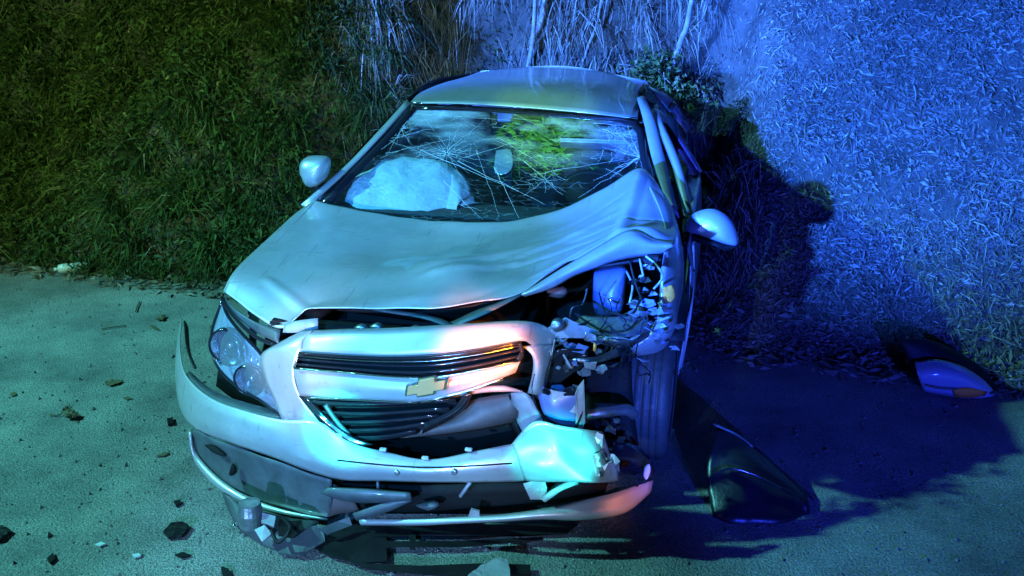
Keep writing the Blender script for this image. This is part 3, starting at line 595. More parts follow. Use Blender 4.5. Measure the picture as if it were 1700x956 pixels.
# ------------------------------------------------ bumper cover
low = gridmesh([
 [(302,528,.86),(299,575,.62),(309,622,.44),(350,660,.28),(410,682,.16),(468,696,.09),(530,700,.05),(585,735,.03),(640,750,.02),(710,763,.0),(790,749,.03),(850,737,.06),(878,736,.08)],
 [(299,536,.85),(295,590,.59),(304,642,.41),(345,680,.25),(405,703,.13),(465,722,.06),(530,742,.02),(590,758,.0),(645,766,-.01),(710,774,-.02),(790,766,.0),(850,760,.03),(878,758,.05)],
 [(297,545,.85),(292,605,.59),(300,662,.41),(336,700,.25),(396,724,.13),(458,742,.06),(522,764,.01),(580,779,-.01),(645,783,-.02),(710,786,-.03),(790,783,-.01),(850,780,.02),(876,779,.05)],
 [(296,556,.86),(291,618,.61),(300,680,.43),(328,713,.28),(390,737,.16),(452,758,.09),(512,781,.04),(568,796,.02),(640,798,.01),(710,800,.0),(790,800,.01),(850,799,.04),(876,797,.07)]],5,5)
cheek = gridmesh([[(499,551,.16),(509,549,.15),(520,548,.14)],[(462,570,.16),(485,566,.12),(505,562,.11)],[(433,591,.16),(468,585,.10),(499,583,.08)],[(441,632,.14),(464,628,.09),(488,614,.06)],[(455,662,.12),(476,660,.08),(498,657,.05)],[(468,696,.09),(498,698,.07),(530,700,.05)]],4,4)
topb = gridmesh([[(502,550,.16),(580,546,.13),(650,545,.12),(720,541,.115),(790,537,.125),(862,533,.15),(902,540,.19),(926,560,.23)],
 [(500,560,.12),(580,556,.09),(650,555,.08),(720,551,.075),(790,545,.09),(862,541,.12),(897,550,.17),(922,568,.22)],
 [(498,584,.08),(580,589,.045),(650,591,.03),(720,588,.03),(790,579,.05),(862,566,.09),(882,572,.13),(912,590,.19)]],4,4)
midb = gridmesh([[(487,612,.06),(580,621,.03),(650,627,.01),(720,628,.005),(790,617,.03),(864,600,.07)],[(492,634,.045),(575,640,.01),(645,645,-.01),(712,645,-.015),(788,630,.01),(860,608,.055)],[(498,657,.05),(565,660,.02),(640,664,.0),(705,665,-.005),(785,644,.02),(856,618,.06)]],4,4)
endb = gridmesh([[(868,575,.12),(895,572,.15),(922,572,.22)],[(884,592,.12),(900,590,.14),(918,592,.2)],[(884,620,.12),(897,618,.12),(910,612,.16)],[(876,652,.12),(890,655,.12),(901,655,.15)]],3,4)
join('bumper_cover', [low, cheek, topb, midb, endb], M['paint'], C_, .004)
tube('bumper_seam', [(560,764,-.006),(640,772,-.018),(710,776,-.028),(790,773,-.010),(850,769,.020)], .003, M['dark'], C_)
for x, y in ((660,783),(755,782)): lathe('screw', P(x, y, -.022), [(-.012, .006), (-.012, .010), (0, .012), (.01, .012)], M['metal'], C_, 'b', 12)
for x, y, b in ((563,722,.03),(636,746,.015),(706,760,-.003),(778,746,.02)): boxm('clip', P(x, y, b), (.026, .014, .010), M['bag'], C_, bev=.002)
surf('bumper_corner', [[(850,736,.04),(871,712,.03),(894,698,.04),(925,706,.04),(962,711,.06),(1001,716,.10)],
 [(856,752,.03),(884,742,.03),(918,738,.03),(950,744,.05),(985,742,.07),(1012,750,.10)],
 [(864,776,.02),(898,774,.00),(930,770,.01),(962,778,.02),(996,772,.05),(1024,774,.07)],
 [(871,797,.04),(912,799,.01),(950,800,.0),(985,801,.01),(1006,801,.04),(1026,799,.08)]], M['paint'], C_, 6, 5, .004, .007)['label'] = 'torn white corner of the bumper cover'
for q in ([(988,716,.09),(1003,722,.08),(1000,742,.06),(992,735,.07)],[(1012,750,.08),(1028,760,.07),(1032,782,.08),(1018,778,.06)],[(1000,772,.03),(1016,764,.04),(1012,784,.03)]): plate('bumper_shred', q, M['paint'], C_, .004, .004, 1)
pillow('bumper_shred', [(985,756,.05),(1000,748,.07),(1008,765,.06),(1000,785,.05),(990,790,.05)], M['paint'], C_, .03, .01, n=2, wr=.004)
# bracket edge of left wing (black saw edge)
surf('bumper_bracket', [[(306,532,.84),(310,575,.60),(322,610,.44)],[(312,545,.83),(315,585,.60),(326,612,.44)]], M['black'], C_, 4, 1, .008)
surf('bumper_flange', [[(309,622,.45),(350,660,.29),(410,682,.17),(468,696,.10)],[(314,616,.50),(356,650,.34),(414,670,.24),(470,684,.18)]], M['grey'], C_, 5, 2, .004)
# upper grille
ug_t = [(497,586,.07),(580,592,.035),(650,594,.02),(720,592,.02),(790,583,.04),(862,569,.085)]; ug_b = [(488,610,.055),(580,618,.025),(650,624,.005),(720,625,.0),(790,614,.025),(860,598,.065)]
ug = surf('upper_grille', [[(x, y, b + .05) for x, y, b in ug_t], [(x, y, b + .05) for x, y, b in ug_b]], M['dark'], C_, 4, 2, .004)
def lerp(A1, B1, t, db=0): return [(p[0] * (1 - t) + q[0] * t, p[1] * (1 - t) + q[1] * t, p[2] * (1 - t) + q[2] * t + db) for p, q in zip(A1, B1)]
for t in (.34, .68): surf('grille_slat', [lerp(ug_t, ug_b, t, .01), lerp(ug_t, ug_b, t + .12, .005), lerp(ug_t, ug_b, t + .14, .03)], M['gloss'], ug, 4, 2, .003)
tube('grille_trim', [(p[0], p[1], p[2] - .008) for p in ug_t], .006, M['gloss'], ug)
tube('grille_trim', lerp(ug_t, ug_b, .2, .002), .0028, M['chrome'], ug)
tube('grille_trim', [(p[0], p[1] + 1, p[2] - .010) for p in ug_b], .0045, M['chrome'], ug)
tube('grille_trim', [ug_t[0], ug_b[0]], .005, M['chrome'], ug); tube('grille_trim', [ug_t[-1], (866, 585, .08), ug_b[-1]], .009, M['gloss'], ug)
# badge
bx0 = P(708, 641, -.028); ex = P(738, 636, -.028) - bx0; ex /= np.linalg.norm(ex); ez = np.array([0, -.12, .99])
def badge(k, dep, m, name, parent):
    o_ = [(-1, -.30), (-.46, -.30), (-.44, -.46), (.36, -.46), (.40, -.30), (.92, -.30), (1.0, .18), (.46, .18), (.42, .46), (-.38, .46), (-.40, .18), (-.94, .18)]
    pts = [bx0 + ex * (u + (.06 * v)) * .083 * k[0] + ez * v * .085 * k[1] + np.array([0, -dep, 0]) for u, v in o_]
    bm = bmesh.new(); f1 = bm.faces.new([bm.verts.new(tuple(p)) for p in pts]); ex_ = bmesh.ops.extrude_face_region(bm, geom=[f1])
    bmesh.ops.translate(bm, vec=(0, .02, 0), verts=[g for g in ex_['geom'] if isinstance(g, bmesh.types.BMVert)])
    bmesh.ops.recalc_face_normals(bm, faces=bm.faces[:])
    me = bpy.data.meshes.new(name); bm.to_mesh(me); bm.free(); me.materials.append(m); o = bpy.data.objects.new(name, me); COL.objects.link(o); o.parent = parent; return o
bd = badge((1, 1), .004, M['chrome'], 'badge', C_); badge((.87, .76), .010, M['gold'], 'badge_face', bd)
# lower grille, hanging broken
lg_o = [(500,660),(640,667),(705,668),(775,652),(740,690),(700,712),(620,730),(572,724),(535,700)]
lg = plate('lower_grille', [(x, y, .10) for x, y in lg_o], M['dark'], C_, .004)
lines = [((508,664,.05),(600,668,.03),(755,662,.04)),((528,682,.06),(620,684,.045),(745,676,.05)),((545,699,.06),(630,697,.05),(728,688,.06)),((560,713,.06),(640,710,.055),(712,700,.06)),((575,724,.06),(635,723,.06),(690,713,.07))]
for q in lines: surf('grille_slat', [list(q), [(x + 3, y + 6, b + .012) for x, y, b in q], [(x + 3, y + 7, b + .04) for x, y, b in q]], M['gloss'], lg, 5, 2, .003)
surf('grille_bezel', [[(496,657,.045),(520,685,.045),(565,725,.03),(600,740,.03)],[(512,662,.04),(540,690,.05),(585,724,.04),(620,738,.04)]], M['gloss'], lg, 4, 3, .003)
tube('grille_bezel', [(540,672,.05),(560,700,.05),(580,722,.05)], .009, M['grey'], lg)
tube('grille_trim', [(505,660,.03),(600,664,.01),(692,668,-.005)], .004, M['chrome'], lg); tube('grille_trim', [(700,668,-.012),(770,650,.0),(835,629,.03)], .0042, M['chrome'], lg)
surf('grille_bezel', [[(770,655,.05),(750,680,.06),(705,702,.06)],[(785,652,.06),(765,685,.08),(700,720,.08)]], M['gloss'], lg, 4, 2, .004)
# crash beam and absorbers behind
surf('crash_beam', [[(760,672,.16),(800,660,.15),(855,652,.16)],[(735,700,.14),(795,685,.12),(862,668,.14)],[(665,722,.12),(770,708,.11),(860,690,.14)],[(668,727,.14),(770,716,.14),(858,700,.18)]], mat('dull steel beam', (.12, .105, .10), .5, .3, bump=.4, bscale=14, var=.4), C_, 4, 3, .006)
tube('duct_strip', [(745,660,.10),(790,648,.09),(835,645,.09),(868,650,.10)], [.004, .012, .012, .003], M['paint_in'], C_)
surf('absorber', [[(848,652,.13),(870,650,.12),(884,660,.13)],[(852,675,.13),(880,680,.11),(897,688,.12)],[(858,705,.15),(885,706,.12),(903,702,.12)],[(866,722,.17),(880,720,.14),(893,706,.13)]], M['paint_in'], C_, 3, 3, .006, .01)
surf('splash_shield', [[(846,655,.14),(852,690,.14),(866,722,.14)],[(842,660,.2),(846,700,.2),(858,725,.2)]], M['black'], C_, 3, 2, .005)
# black heart of the engine bay
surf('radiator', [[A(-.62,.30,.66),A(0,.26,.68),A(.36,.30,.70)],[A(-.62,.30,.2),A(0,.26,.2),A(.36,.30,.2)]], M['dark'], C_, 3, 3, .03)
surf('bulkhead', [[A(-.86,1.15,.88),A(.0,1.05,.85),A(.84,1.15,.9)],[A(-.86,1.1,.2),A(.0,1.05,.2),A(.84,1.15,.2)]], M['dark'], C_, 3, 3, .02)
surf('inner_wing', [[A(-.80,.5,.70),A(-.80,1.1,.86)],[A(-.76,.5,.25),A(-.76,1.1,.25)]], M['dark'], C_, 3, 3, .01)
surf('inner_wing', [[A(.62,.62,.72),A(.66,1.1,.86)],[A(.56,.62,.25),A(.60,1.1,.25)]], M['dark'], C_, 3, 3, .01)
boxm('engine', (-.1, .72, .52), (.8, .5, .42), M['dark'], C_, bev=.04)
boxm('undertray', (-.02, 2.1, .17), (1.5, 3.3, .04), M['dark'], C_)
boxm('slam_panel', P(600, 545, .30), (.75, .06, .03), M['black'], C_)
for (x, y, b, s) in ((520,545,.22,.02),(600,543,.2,.016),(626,541,.2,.012),(690,545,.2,.014)): pillow('latch_piece', [(x - 12, y, b),(x, y - 6, b),(x + 12, y, b),(x, y + 4, b)], M['metal'], C_, .02, .01, n=2)
surf('headlamp_bracket', [[(472,540,.24),(490,533,.22),(528,528,.22)],[(470,552,.22),(492,552,.2),(528,546,.2)]], M['paint_in'], C_, 3, 2, .004)
# headlamp left
hl_t = [(369,500,.50),(378,524,.42),(400,552,.32),(432,586,.20),(440,604,.17)]; hl_b = [(352,560,.50),(358,602,.42),(388,637,.31),(432,664,.20),(465,686,.13)]
hlm = lerp(hl_t, hl_b, .5, -.035)
hlamp = surf('headlamp', [[(x, y, b + .10) for x, y, b in hl_t], [(x + 2, y - 3, b + .15) for x, y, b in lerp(hl_t, hl_b, .5)], [(x, y, b + .10) for x, y, b in hl_b]], M['reflector'], C_, 4, 4, .004)
surf('lens', [hl_t, hlm, hl_b], M['lens'], hlamp, 5, 5, 0)
tube('lens_rim', hl_t + [(455,640,.14)] + hl_b[::-1] + [(354,540,.51), hl_t[0]], .007, M['gloss'], hlamp, 4)
for x, y, b, r in ((388,568,.44,.075),(424,622,.30,.06)):
    c0 = P(x, y, b); lathe('reflector_bowl', c0, [(-.055, r), (-.045, r * .9), (-.01, r * .6), (.02, r * .25), (.025, .004)], M['chrome'], hlamp, 'b', 28, False); lathe('bowl_rim', c0, [(-.056, r), (-.066, r * 1.03), (-.06, r * 1.14), (-.03, r * 1.12)], M['gloss'], hlamp, 'b', 28, False); lathe('bowl_ring', c0, [(-.03, r * .55), (-.036, r * .60), (-.03, r * .66)], M['gloss'], hlamp, 'b', 28, False)
    lathe('bulb', c0 + [0, -.01, 0], [(-.03, .004), (-.025, .014), (0, .016), (.02, .012)], M['chrome'], hlamp, 'b', 14)
for i in range(7): tube('lens_rib', [(372 + i * 11, 548 + i * 9, .49 - i * .045), (378 + i * 11, 590 + i * 9, .47 - i * .045)], .0035, M['chrome'], hlamp, 3)
surf('fender_trim', [[(372,486,.50),(382,506,.42),(420,532,.33),(466,548,.25)],[(376,500,.5),(392,524,.40),(428,552,.30),(462,570,.20)]], M['grey'], C_, 5, 3, .004)
tube('seal', [(368,494,.5),(384,520,.40),(420,556,.28),(458,574,.19)], .008, M['gloss'], C_)
surf('lamp_gap_shade', [[(365,600,.50),(410,640,.45),(470,680,.4)],[(360,640,.55),(400,668,.5),(470,696,.42)]], M['dark'], C_, 4, 2, .01)  # black backing sheet put in for the shade of the gap
# fog lamp insert and lip, left
surf('fog_panel', [
 [(318,712,.32),(345,722,.26),(390,741,.18),(450,761,.11),(510,784,.06),(550,797,.04)],
 [(322,735,.33),(350,752,.27),(395,775,.20),(455,795,.12),(515,812,.07),(552,822,.05)],
 [(330,756,.32),(362,785,.25),(402,808,.19),(455,828,.12),(512,842,.08),(550,848,.06)],
 [(338,768,.30),(372,800,.23),(412,822,.17),(462,842,.10),(512,853,.06),(546,858,.05)]], M['grey'], C_, 5, 4, .005, .008)
surf('bumper_lip', [[(316,714,.33),(326,752,.30),(365,795,.22),(415,826,.15),(475,847,.08),(545,861,.04)],[(315,722,.31),(323,764,.28),(360,808,.20),(412,836,.13),(473,854,.07),(543,863,.04)]], M['paint'], C_, 5, 2, .012)
for x, y, b in ((352,752,.235),(388,778,.17)): pillow('fog_recess', [(x - 12, y - 14, b),(x, y - 3, b - .02),(x + 18, y + 5, b - .03),(x + 24, y + 3, b - .03),(x + 6, y - 12, b - .01)] if x < 380 else [(x - 2, y - 10, b),(x + 5, y, b),(x + 2, y + 10, b),(x - 8, y + 10, b)], M['dark'], C_, .012, .01, n=2)
surf('bumper_side_panel', [[(540,798,.06),(570,812,.06),(590,835,.08)],[(545,858,.05),(565,852,.06),(598,850,.09)]], mat('brown grey plastic', (.10, .07, .065), .5), C_, 3, 3, .004)
# broken brackets below the bumper
surf('bracket', [[(545,809,.0),(600,812,-.01),(650,816,0),(681,818,0)],[(533,818,.0),(575,831,-.01),(630,833,0),(684,829,0)]], M['grey'], C_, 3, 2, .014)
surf('bracket', [[(586,852,.0),(632,836,0),(676,828,.01)],[(593,863,.0),(640,850,0),(684,831,.01)]], M['grey'], C_, 3, 2, .012)
fh = surf('fog_lamp_housing', [[GL(370,818,.12),GL(400,836,.11),GL(440,852,.09),GL(480,862,.07),GL(530,864,.06)],
 [GL(376,842,.06),GL(405,862,.10),GL(445,878,.07),GL(485,886,.05),GL(522,880,.04)],
 [GL(392,868,.02),GL(414,886,.03),GL(446,902,.03),GL(476,910,.03),GL(512,902,.02)],
 [GL(398,878,.008),GL(418,894,.008),GL(448,911,.008),GL(478,920,.008),GL(506,920,.008)]], M['grey'], C_, 4, 4, .006, .01)
q0 = GL(415, 846, .14); lathe('fog_lamp', q0, [(-.07, .035), (-.065, .046), (-.01, .048), (.03, .040)], M['metal'], fh, 'z', 20, True, False)
for q in ([GL(436,852,.13),GL(458,858,.12),GL(455,875,.10),GL(434,868,.11)],[GL(424,880,.09),GL(440,872,.11),GL(452,886,.09),GL(436,900,.07)]): plate('lamp_bracket', q, M['paint_in'], fh, .012, .002, 0)
plate('housing_recess', [GL(462,862,.105),GL(500,864,.10),GL(505,880,.09),GL(488,896,.075),GL(462,888,.085)], M['dark'], fh, .006, .003, 1)
tube('cable', [GL(470,860,.11),GL(482,878,.12),GL(462,900,.08),GL(450,880,.1)], .007, M['black'], fh)
lathe('bolt', GL(391, 872, .03), [(-.012, .012), (.012, .012)], M['chrome'], fh, 'b', 8)
plate('bracket', [GL(452,905,.03),GL(486,888,.05),GL(526,872,.07),GL(538,878,.06),GL(540,900,.03),GL(500,922,.02),GL(462,919,.02)], M['grey'], C_, .012, .001, 1)
plate('bracket', [GL(528,878,.08),GL(560,866,.08),GL(580,858,.09),GL(584,872,.06),GL(545,887,.06)], M['grey'], C_, .014, .001, 0)

# black sheet standing in for the shade behind the lower opening
surf('lower_void_shade', [[(545,800,.12),(700,805,.10),(870,800,.12),(1010,800,.16)],[(560,850,.12),(700,852,.10),(870,850,.12),(1000,830,.16)]], M['dark'], C_, 4, 3, .01)
tube('strut', [(627,799,.02),(628,818,.02)], .006, M['grey'], C_, 2); tube('strut', [(781,800,.02),(764,824,.02)], .007, M['paint_in'], C_, 2)
pillow('latch_piece', [(690,838,.03),(720,832,.03),(730,838,.03),(712,846,.03)], M['grey'], C_, .02, .02, n=2)
plate('bumper_tab', [(868,800,.06),(905,795,.04),(908,820,.04),(905,830,.03),(880,830,.04)], M['paint'], C_, .004, .003, 1)
tube('bumper_rod', [(903,829,.02),(930,810,.02),(958,799,.05)], .012, M['paint_in'], C_, 3)
plate('clip_bracket', [(778,856,.0),(782,844,.0),(796,848,.0),(797,858,.0)], M['paint_in'], C_, .01)
# lower lip, right: curved strip
surf('lower_lip', [[(596,862,.03),(640,862,.02),(700,862,.01),(760,859,.0),(830,855,.0),(900,846,.02),(960,833,.06),(1030,815,.14),(1083,797,.25)],
 [(598,868,.02),(640,868,.01),(700,868,.0),(760,865,-.015),(830,861,-.02),(900,855,-.01),(965,853,.03),(1035,843,.12),(1080,812,.24)],
 [(600,871,.03),(640,871,.02),(700,871,.01),(760,868,.0),(830,865,.0),(900,861,.01),(965,862,.05),(1035,851,.13),(1078,818,.26)]], M['paint'], C_, 5, 3, .008)
surf('lip_ledge', [[(890,840,.08),(930,836,.1),(965,828,.14),(1020,812,.22)],[(905,848,.02),(950,838,.06),(1000,826,.1),(1060,806,.19)]], M['grey'], C_, 4, 2, .006)
surf('lower_corner', [[(1018,730,.22),(1050,738,.26),(1075,758,.30),(1086,780,.30)],[(1016,760,.16),(1045,765,.2),(1068,778,.26),(1082,796,.27)]], M['gloss'], C_, 4, 3, .006)
pillow('mount_eye', [(1070,775,.22),(1078,770,.22),(1080,782,.22),(1074,796,.22),(1068,790,.22)], M['bag'], C_, .01, .01, n=2)
# bay, right: tank, rails, lamp remains
tank = pillow('washer_tank', [(986,452,.72),(1030,446,.70),(1040,450,.70),(1038,480,.68),(1034,515,.66),(1010,522,.66),(988,518,.68),(984,490,.7)], M['bluebox'], C_, .08, .15, n=2)
tube('bonnet_strut', [(950,450,.62),(1010,440,.62),(1062,432,.60),(1095,428,.62)], .008, M['black'], C_)
boxm('ecu_box', P(1082, 432, .60), (.07, .05, .035), M['black'], C_)
join('inner_wing', [gridmesh([[(955,520,.48),(990,526,.44),(1030,525,.44),(1065,505,.48)],[(960,532,.44),(995,540,.40),(1035,540,.40),(1070,520,.45)],[(930,548,.40),(990,560,.36),(1040,562,.36),(1080,545,.42)],[(960,555,.44),(1000,570,.40),(1040,575,.40),(1075,560,.45)]],5,4,.012)], M['metal'], C_, .005)
for q in ([(960,525,.40),(1000,548,.36),(1040,548,.36),(1062,525,.4),(1068,500,.45)],[(985,500,.5),(1020,520,.42),(1050,520,.42),(1065,490,.48)],[(1045,432,.58),(1055,470,.52),(1066,500,.46),(1072,530,.42)],[(1072,425,.58),(1090,440,.56),(1100,460,.52),(1085,480,.5)],[(1040,450,.6),(1050,475,.55),(1045,505,.5)],[(1062,430,.58),(1068,458,.52)],[(985,560,.3),(1010,575,.28),(990,590,.26)],[(935,588,.2),(948,610,.2),(940,600,.22)],[(888,620,.12),(884,650,.12),(900,690,.12),(950,712,.1),(968,680,.12)]):
    tube('cable', q, .0045, M['black'] if rng.uniform() < .6 else M['paint_in'], C_, 6, 6)
fr_mats = ['metal', 'paint', 'paint_in', 'reflector', 'lens', 'bluebox']
def frag(n, x0, x1, y0, y1, b0, b1, smn, smx, name='fragment', mats=fr_mats):
    for i in range(n):
        x, y, b = rng.uniform(x0, x1), rng.uniform(y0, y1), rng.uniform(b0, b1); s = rng.uniform(smn, smx); an = rng.uniform(0, 3.14); k = rng.integers(3, 6)
        pts = [(x + s * rng.uniform(.8, 1.15) * math.cos(2 * math.pi * j / k + an) * 1.1, y + s * rng.uniform(.5, .8) * math.sin(2 * math.pi * j / k + an), b + rng.normal(0, .012)) for j in range(k)]
        plate(name, pts, M[mats[rng.integers(len(mats))]], C_, .003, .0014, 1)
frag(26, 1050, 1102, 500, 575, .40, .50, 4, 12)
frag(20, 1050, 1088, 436, 505, .48, .56, 4, 10, mats=['metal', 'paint_in', 'black', 'lens', 'black'])
frag(24, 900, 1000, 556, 625, .18, .30, 4, 13)
frag(22, 893, 968, 640, 705, .12, .20, 5, 15, mats=['bluebox', 'metal', 'reflector', 'paint_in', 'gloss'])
frag(14, 985, 1055, 690, 745, .2, .3, 5, 13, mats=['black', 'metal', 'gloss'])
frag(10, 1080, 1128, 520, 585, .42, .52, 4, 9, mats=['paint', 'paint', 'metal'])
for i in range(16):
    x_, y_, b_ = rng.uniform(905, 1090), rng.uniform(520, 610), rng.uniform(.2, .4); an = rng.uniform(-.6, .6); L_ = rng.uniform(14, 42)
    plate('splinter', [(x_, y_, b_), (x_ + L_ * math.cos(an), y_ + L_ * math.sin(an) * .7, b_ + .04), (x_ + L_ * .5, y_ + L_ * .3 * math.sin(an) + rng.uniform(3, 6), b_ + .01)], M[['metal', 'paint', 'black', 'paint_in'][i % 4]], C_, .003)
for i in range(14):
    p_ = np.array([rng.uniform(965, 1075), rng.uniform(470, 600)]); pts_ = [(p_[0], p_[1], .36)]
    for q_ in range(4): p_ = p_ + rng.normal([1, 10], [9, 10]); pts_.append((float(np.clip(p_[0], 890, 1090)), float(np.clip(p_[1], 440, 720)), .34 + rng.normal(0, .04)))
    tube('cable', pts_, .0018 + .0015 * rng.uniform(), M[['black', 'gloss', 'black', 'grey'][i % 4]], C_, 5, 6)
surf('lamp_shell', [[(912,585,.22),(935,578,.20),(975,580,.22)],[(905,610,.20),(935,610,.24),(975,605,.26)],[(900,640,.18),(925,640,.22),(950,620,.26)]], M['gloss'], C_, 4, 4, .004, .01)
tube('lamp_rim', [(922,560,.2),(916,590,.19),(908,625,.18),(905,645,.18)], .004, M['chrome'], C_)
surf('lamp_rail', [[(945,590,.24),(990,592,.26),(1035,572,.34)],[(945,600,.23),(990,602,.25),(1030,590,.34)]], M['metal'], C_, 4, 2, .006)
surf('lamp_shell', [[(893,640,.15),(920,650,.13),(950,640,.16)],[(895,660,.14),(925,672,.12),(968,650,.15)],[(905,685,.14),(930,690,.12),(965,690,.14)],[(930,705,.14),(945,712,.12),(968,712,.14)]], M['bluebox'], C_, 4, 3, .005, .015)
plate('bracket', [(955,655,.11),(968,632,.12),(970,700,.12),(968,712,.12),(956,712,.11),(960,690,.11)], M['paint_in'], C_, .006, .002, 1)
tube('chassis_rail', [(970,690,.24),(1000,684,.26),(1040,680,.34),(1052,688,.4)], .022, M['metal'], C_, 4)
surf('splash_shield', [[(975,600,.45),(1010,600,.5),(1048,600,.55)],[(972,660,.42),(1010,660,.45),(1050,660,.5)],[(972,715,.35),(1010,730,.4),(1060,740,.45)]], M['dark'], C_, 4, 4, .008)
plate('slam_panel_end', [(905,545,.2),(940,532,.24),(985,548,.3),(1010,560,.32),(960,560,.26),(920,560,.22)], M['paint_in'], C_, .005, .005, 1)
lathe('bolt', P(925, 541, .2), [(-.01, .02), (.0, .024), (.02, .024)], M['metal'], C_, 'b', 14)
tube('indicator_bulb', [(988,570,.2),(987,582,.2)], .006, M['amber'], C_, 2)
pillow('hose', [(908,480,.6),(935,476,.6),(942,486,.6),(932,494,.6),(910,490,.6)], mat('dusty red hose', (.22, .08, .07), .6), C_, .03, .03, n=2)
# wheels
def wheel(c, steer=0, hub_out=1, label=None):
    W = bpy.data.objects.new('wheel', None); COL.objects.link(W); W.parent = C_; W.location = c; W.rotation_euler = (0, 0, steer)
    if label: W['label'] = label
    r = .31; hw = .118
    prof = [(-hw * .95, .205), (-hw, .24), (-hw * .97, .285), (-hw * .8, .303), (-hw * .45, r)]
    for gx in (-.55, -.28, 0.02, .3, .56): prof += [(hw * gx - .0045, r), (hw * gx - .003, r - .004), (hw * gx + .003, r - .004), (hw * gx + .0045, r)]
    prof += [(hw * .8, .303), (hw * .97, .285), (hw, .24), (hw * .95, .205)]
    lathe('tyre', (0, 0, 0), prof, M['rubber'], W, 'a', 56, None)
    lathe('rim', (0, 0, 0), [(-hw * .9, .19), (-hw * .8, .205), (hw * .8, .205), (hw * .92, .2), (hw * .8, .185), (hw * .55, .17), (hw * .5, .03), (hw * .6, .028)] if hub_out > 0 else [(-hw * .6, .028), (-hw * .5, .03), (-hw * .55, .17), (-hw * .8, .185), (-hw * .92, .2), (-hw * .8, .205), (hw * .8, .205), (hw * .9, .19)], M['metal'], W, 'a', 40, None)
    for i in range(5):
        t = 2 * math.pi * i / 5; tube('spoke', [A(hub_out * hw * .62, .03 * math.cos(t), .03 * math.sin(t)), A(hub_out * hw * .8, .19 * math.cos(t), .19 * math.sin(t))], .016, M['metal'], W, 2)
wheel((.775, .90, .305), R(-3), 1, 'front wheel exposed by the torn bodywork'); wheel((-.80, .88, .31), R(-3), -1); wheel((.80, 3.40, .31), 0, 1); wheel((-.80, 3.40, .31), 0, -1)
surf('wheel_arch', [[A(.70,.60,.66),A(.92,.62,.66)],[A(.68,.80,.74),A(.93,.8,.74)],[A(.68,1.1,.68),A(.93,1.1,.68)],[A(.68,1.25,.4),A(.93,1.25,.4)]], M['black'], C_, 4, 4, .006)
# cabin
surf('dashboard', [[A(-.80,1.32,.93),A(0,1.3,.93),A(.78,1.32,.93)],[A(-.80,1.55,.95),A(0,1.52,.93),A(.78,1.55,.95)],[A(-.80,1.68,.85),A(0,1.66,.82),A(.78,1.68,.85)],[A(-.80,1.66,.5),A(0,1.64,.5),A(.78,1.66,.5)]], M['cabin'], C_, 4, 4, .02)
lathe('steering_wheel', (.40, 1.78, .90), [(-.015, .17), (-.0, .185), (.015, .17), (.0, .158), (-.015, .17)], M['black'], C_, 'b', 36)
for s in (-.4, .4):
    st = boxm('seat', (s, 2.28, .50), (.50, .55, .16), M['seat'], C_, bev=.05)
    boxm('seat_back', (s, 2.55, .80), (.48, .14, .60), M['seat'], st, Matrix.Rotation(-.22, 3, 'X'), .05)
    boxm('headrest', (s, 2.64, 1.17), (.26, .09, .16), M['seat'], st, Matrix.Rotation(-.2, 3, 'X'), .035)
sb = boxm('rear_bench', (0, 3.15, .50), (1.3, .5, .16), M['seat'], C_, bev=.05); boxm('seat_back', (0, 3.42, .78), (1.3, .14, .5), M['seat'], sb, bev=.05)
boxm('cabin_floor', (0, 2.4, .24), (1.6, 2.3, .05), M['cabin'], C_)
boxm('seat_belt', (.52, 2.2, 1.08), (.05, .01, .3), M['grey'], C_, Matrix.Rotation(.5, 3, 'Y'), .002)
boxm('sun_visor', GP(985, 225, -.06), (.35, .12, .02), M['paint_in'], C_, Matrix.Rotation(-.5, 3, 'X'), .008)
# airbag
bag = pillow('airbag', [GP(562,318,-.10),GP(575,292,-.10),GP(605,262,-.10),GP(650,244,-.10),GP(705,243,-.10),GP(750,258,-.10),GP(778,285,-.10),GP(779,312,-.10),GP(752,335,-.10),GP(690,348,-.10),GP(620,345,-.10),GP(575,338,-.10)], M['bag'], C_, .085, .16, ax=(0, .55, -.83), n=3, rings=9, wr=.0022)
co = np.array([v.co[:] for v in bag.data.vertices]); ctr = co.mean(0); dvec = co - ctr; an_ = np.arctan2(dvec[:, 2] * 1.5, dvec[:, 0]); rad = np.hypot(dvec[:, 0] / .3, dvec[:, 2] / .12)
dsp = .007 * np.sin(an_ * 9 + 2 * np.sin(an_ * 3)) * np.clip(rad, 0, 1.2) + .008 * np.sin(co[:, 0] * 23 + co[:, 2] * 31) + .004 * np.sin(co[:, 0] * 51 - co[:, 2] * 40) - .05 * np.clip((co[:, 0] - ctr[0] - .12) / .2, 0, 1) ** 1.5
co += dsp[:, None] * np.array([0, -.55, .83]); bag.data.vertices.foreach_set('co', co.reshape(-1).astype(np.float32)); bag.data.update()
bag['label'] = 'deployed white passenger airbag'
surf('airbag_fold', [[GP(742,250,-.09),GP(770,270,-.09),GP(782,300,-.09)],[GP(748,290,-.04),GP(758,305,-.04),GP(760,325,-.05)],[GP(735,340,-.08),GP(748,338,-.08),GP(755,334,-.08)]], M['bag'], bag, 4, 4, .004, .01)

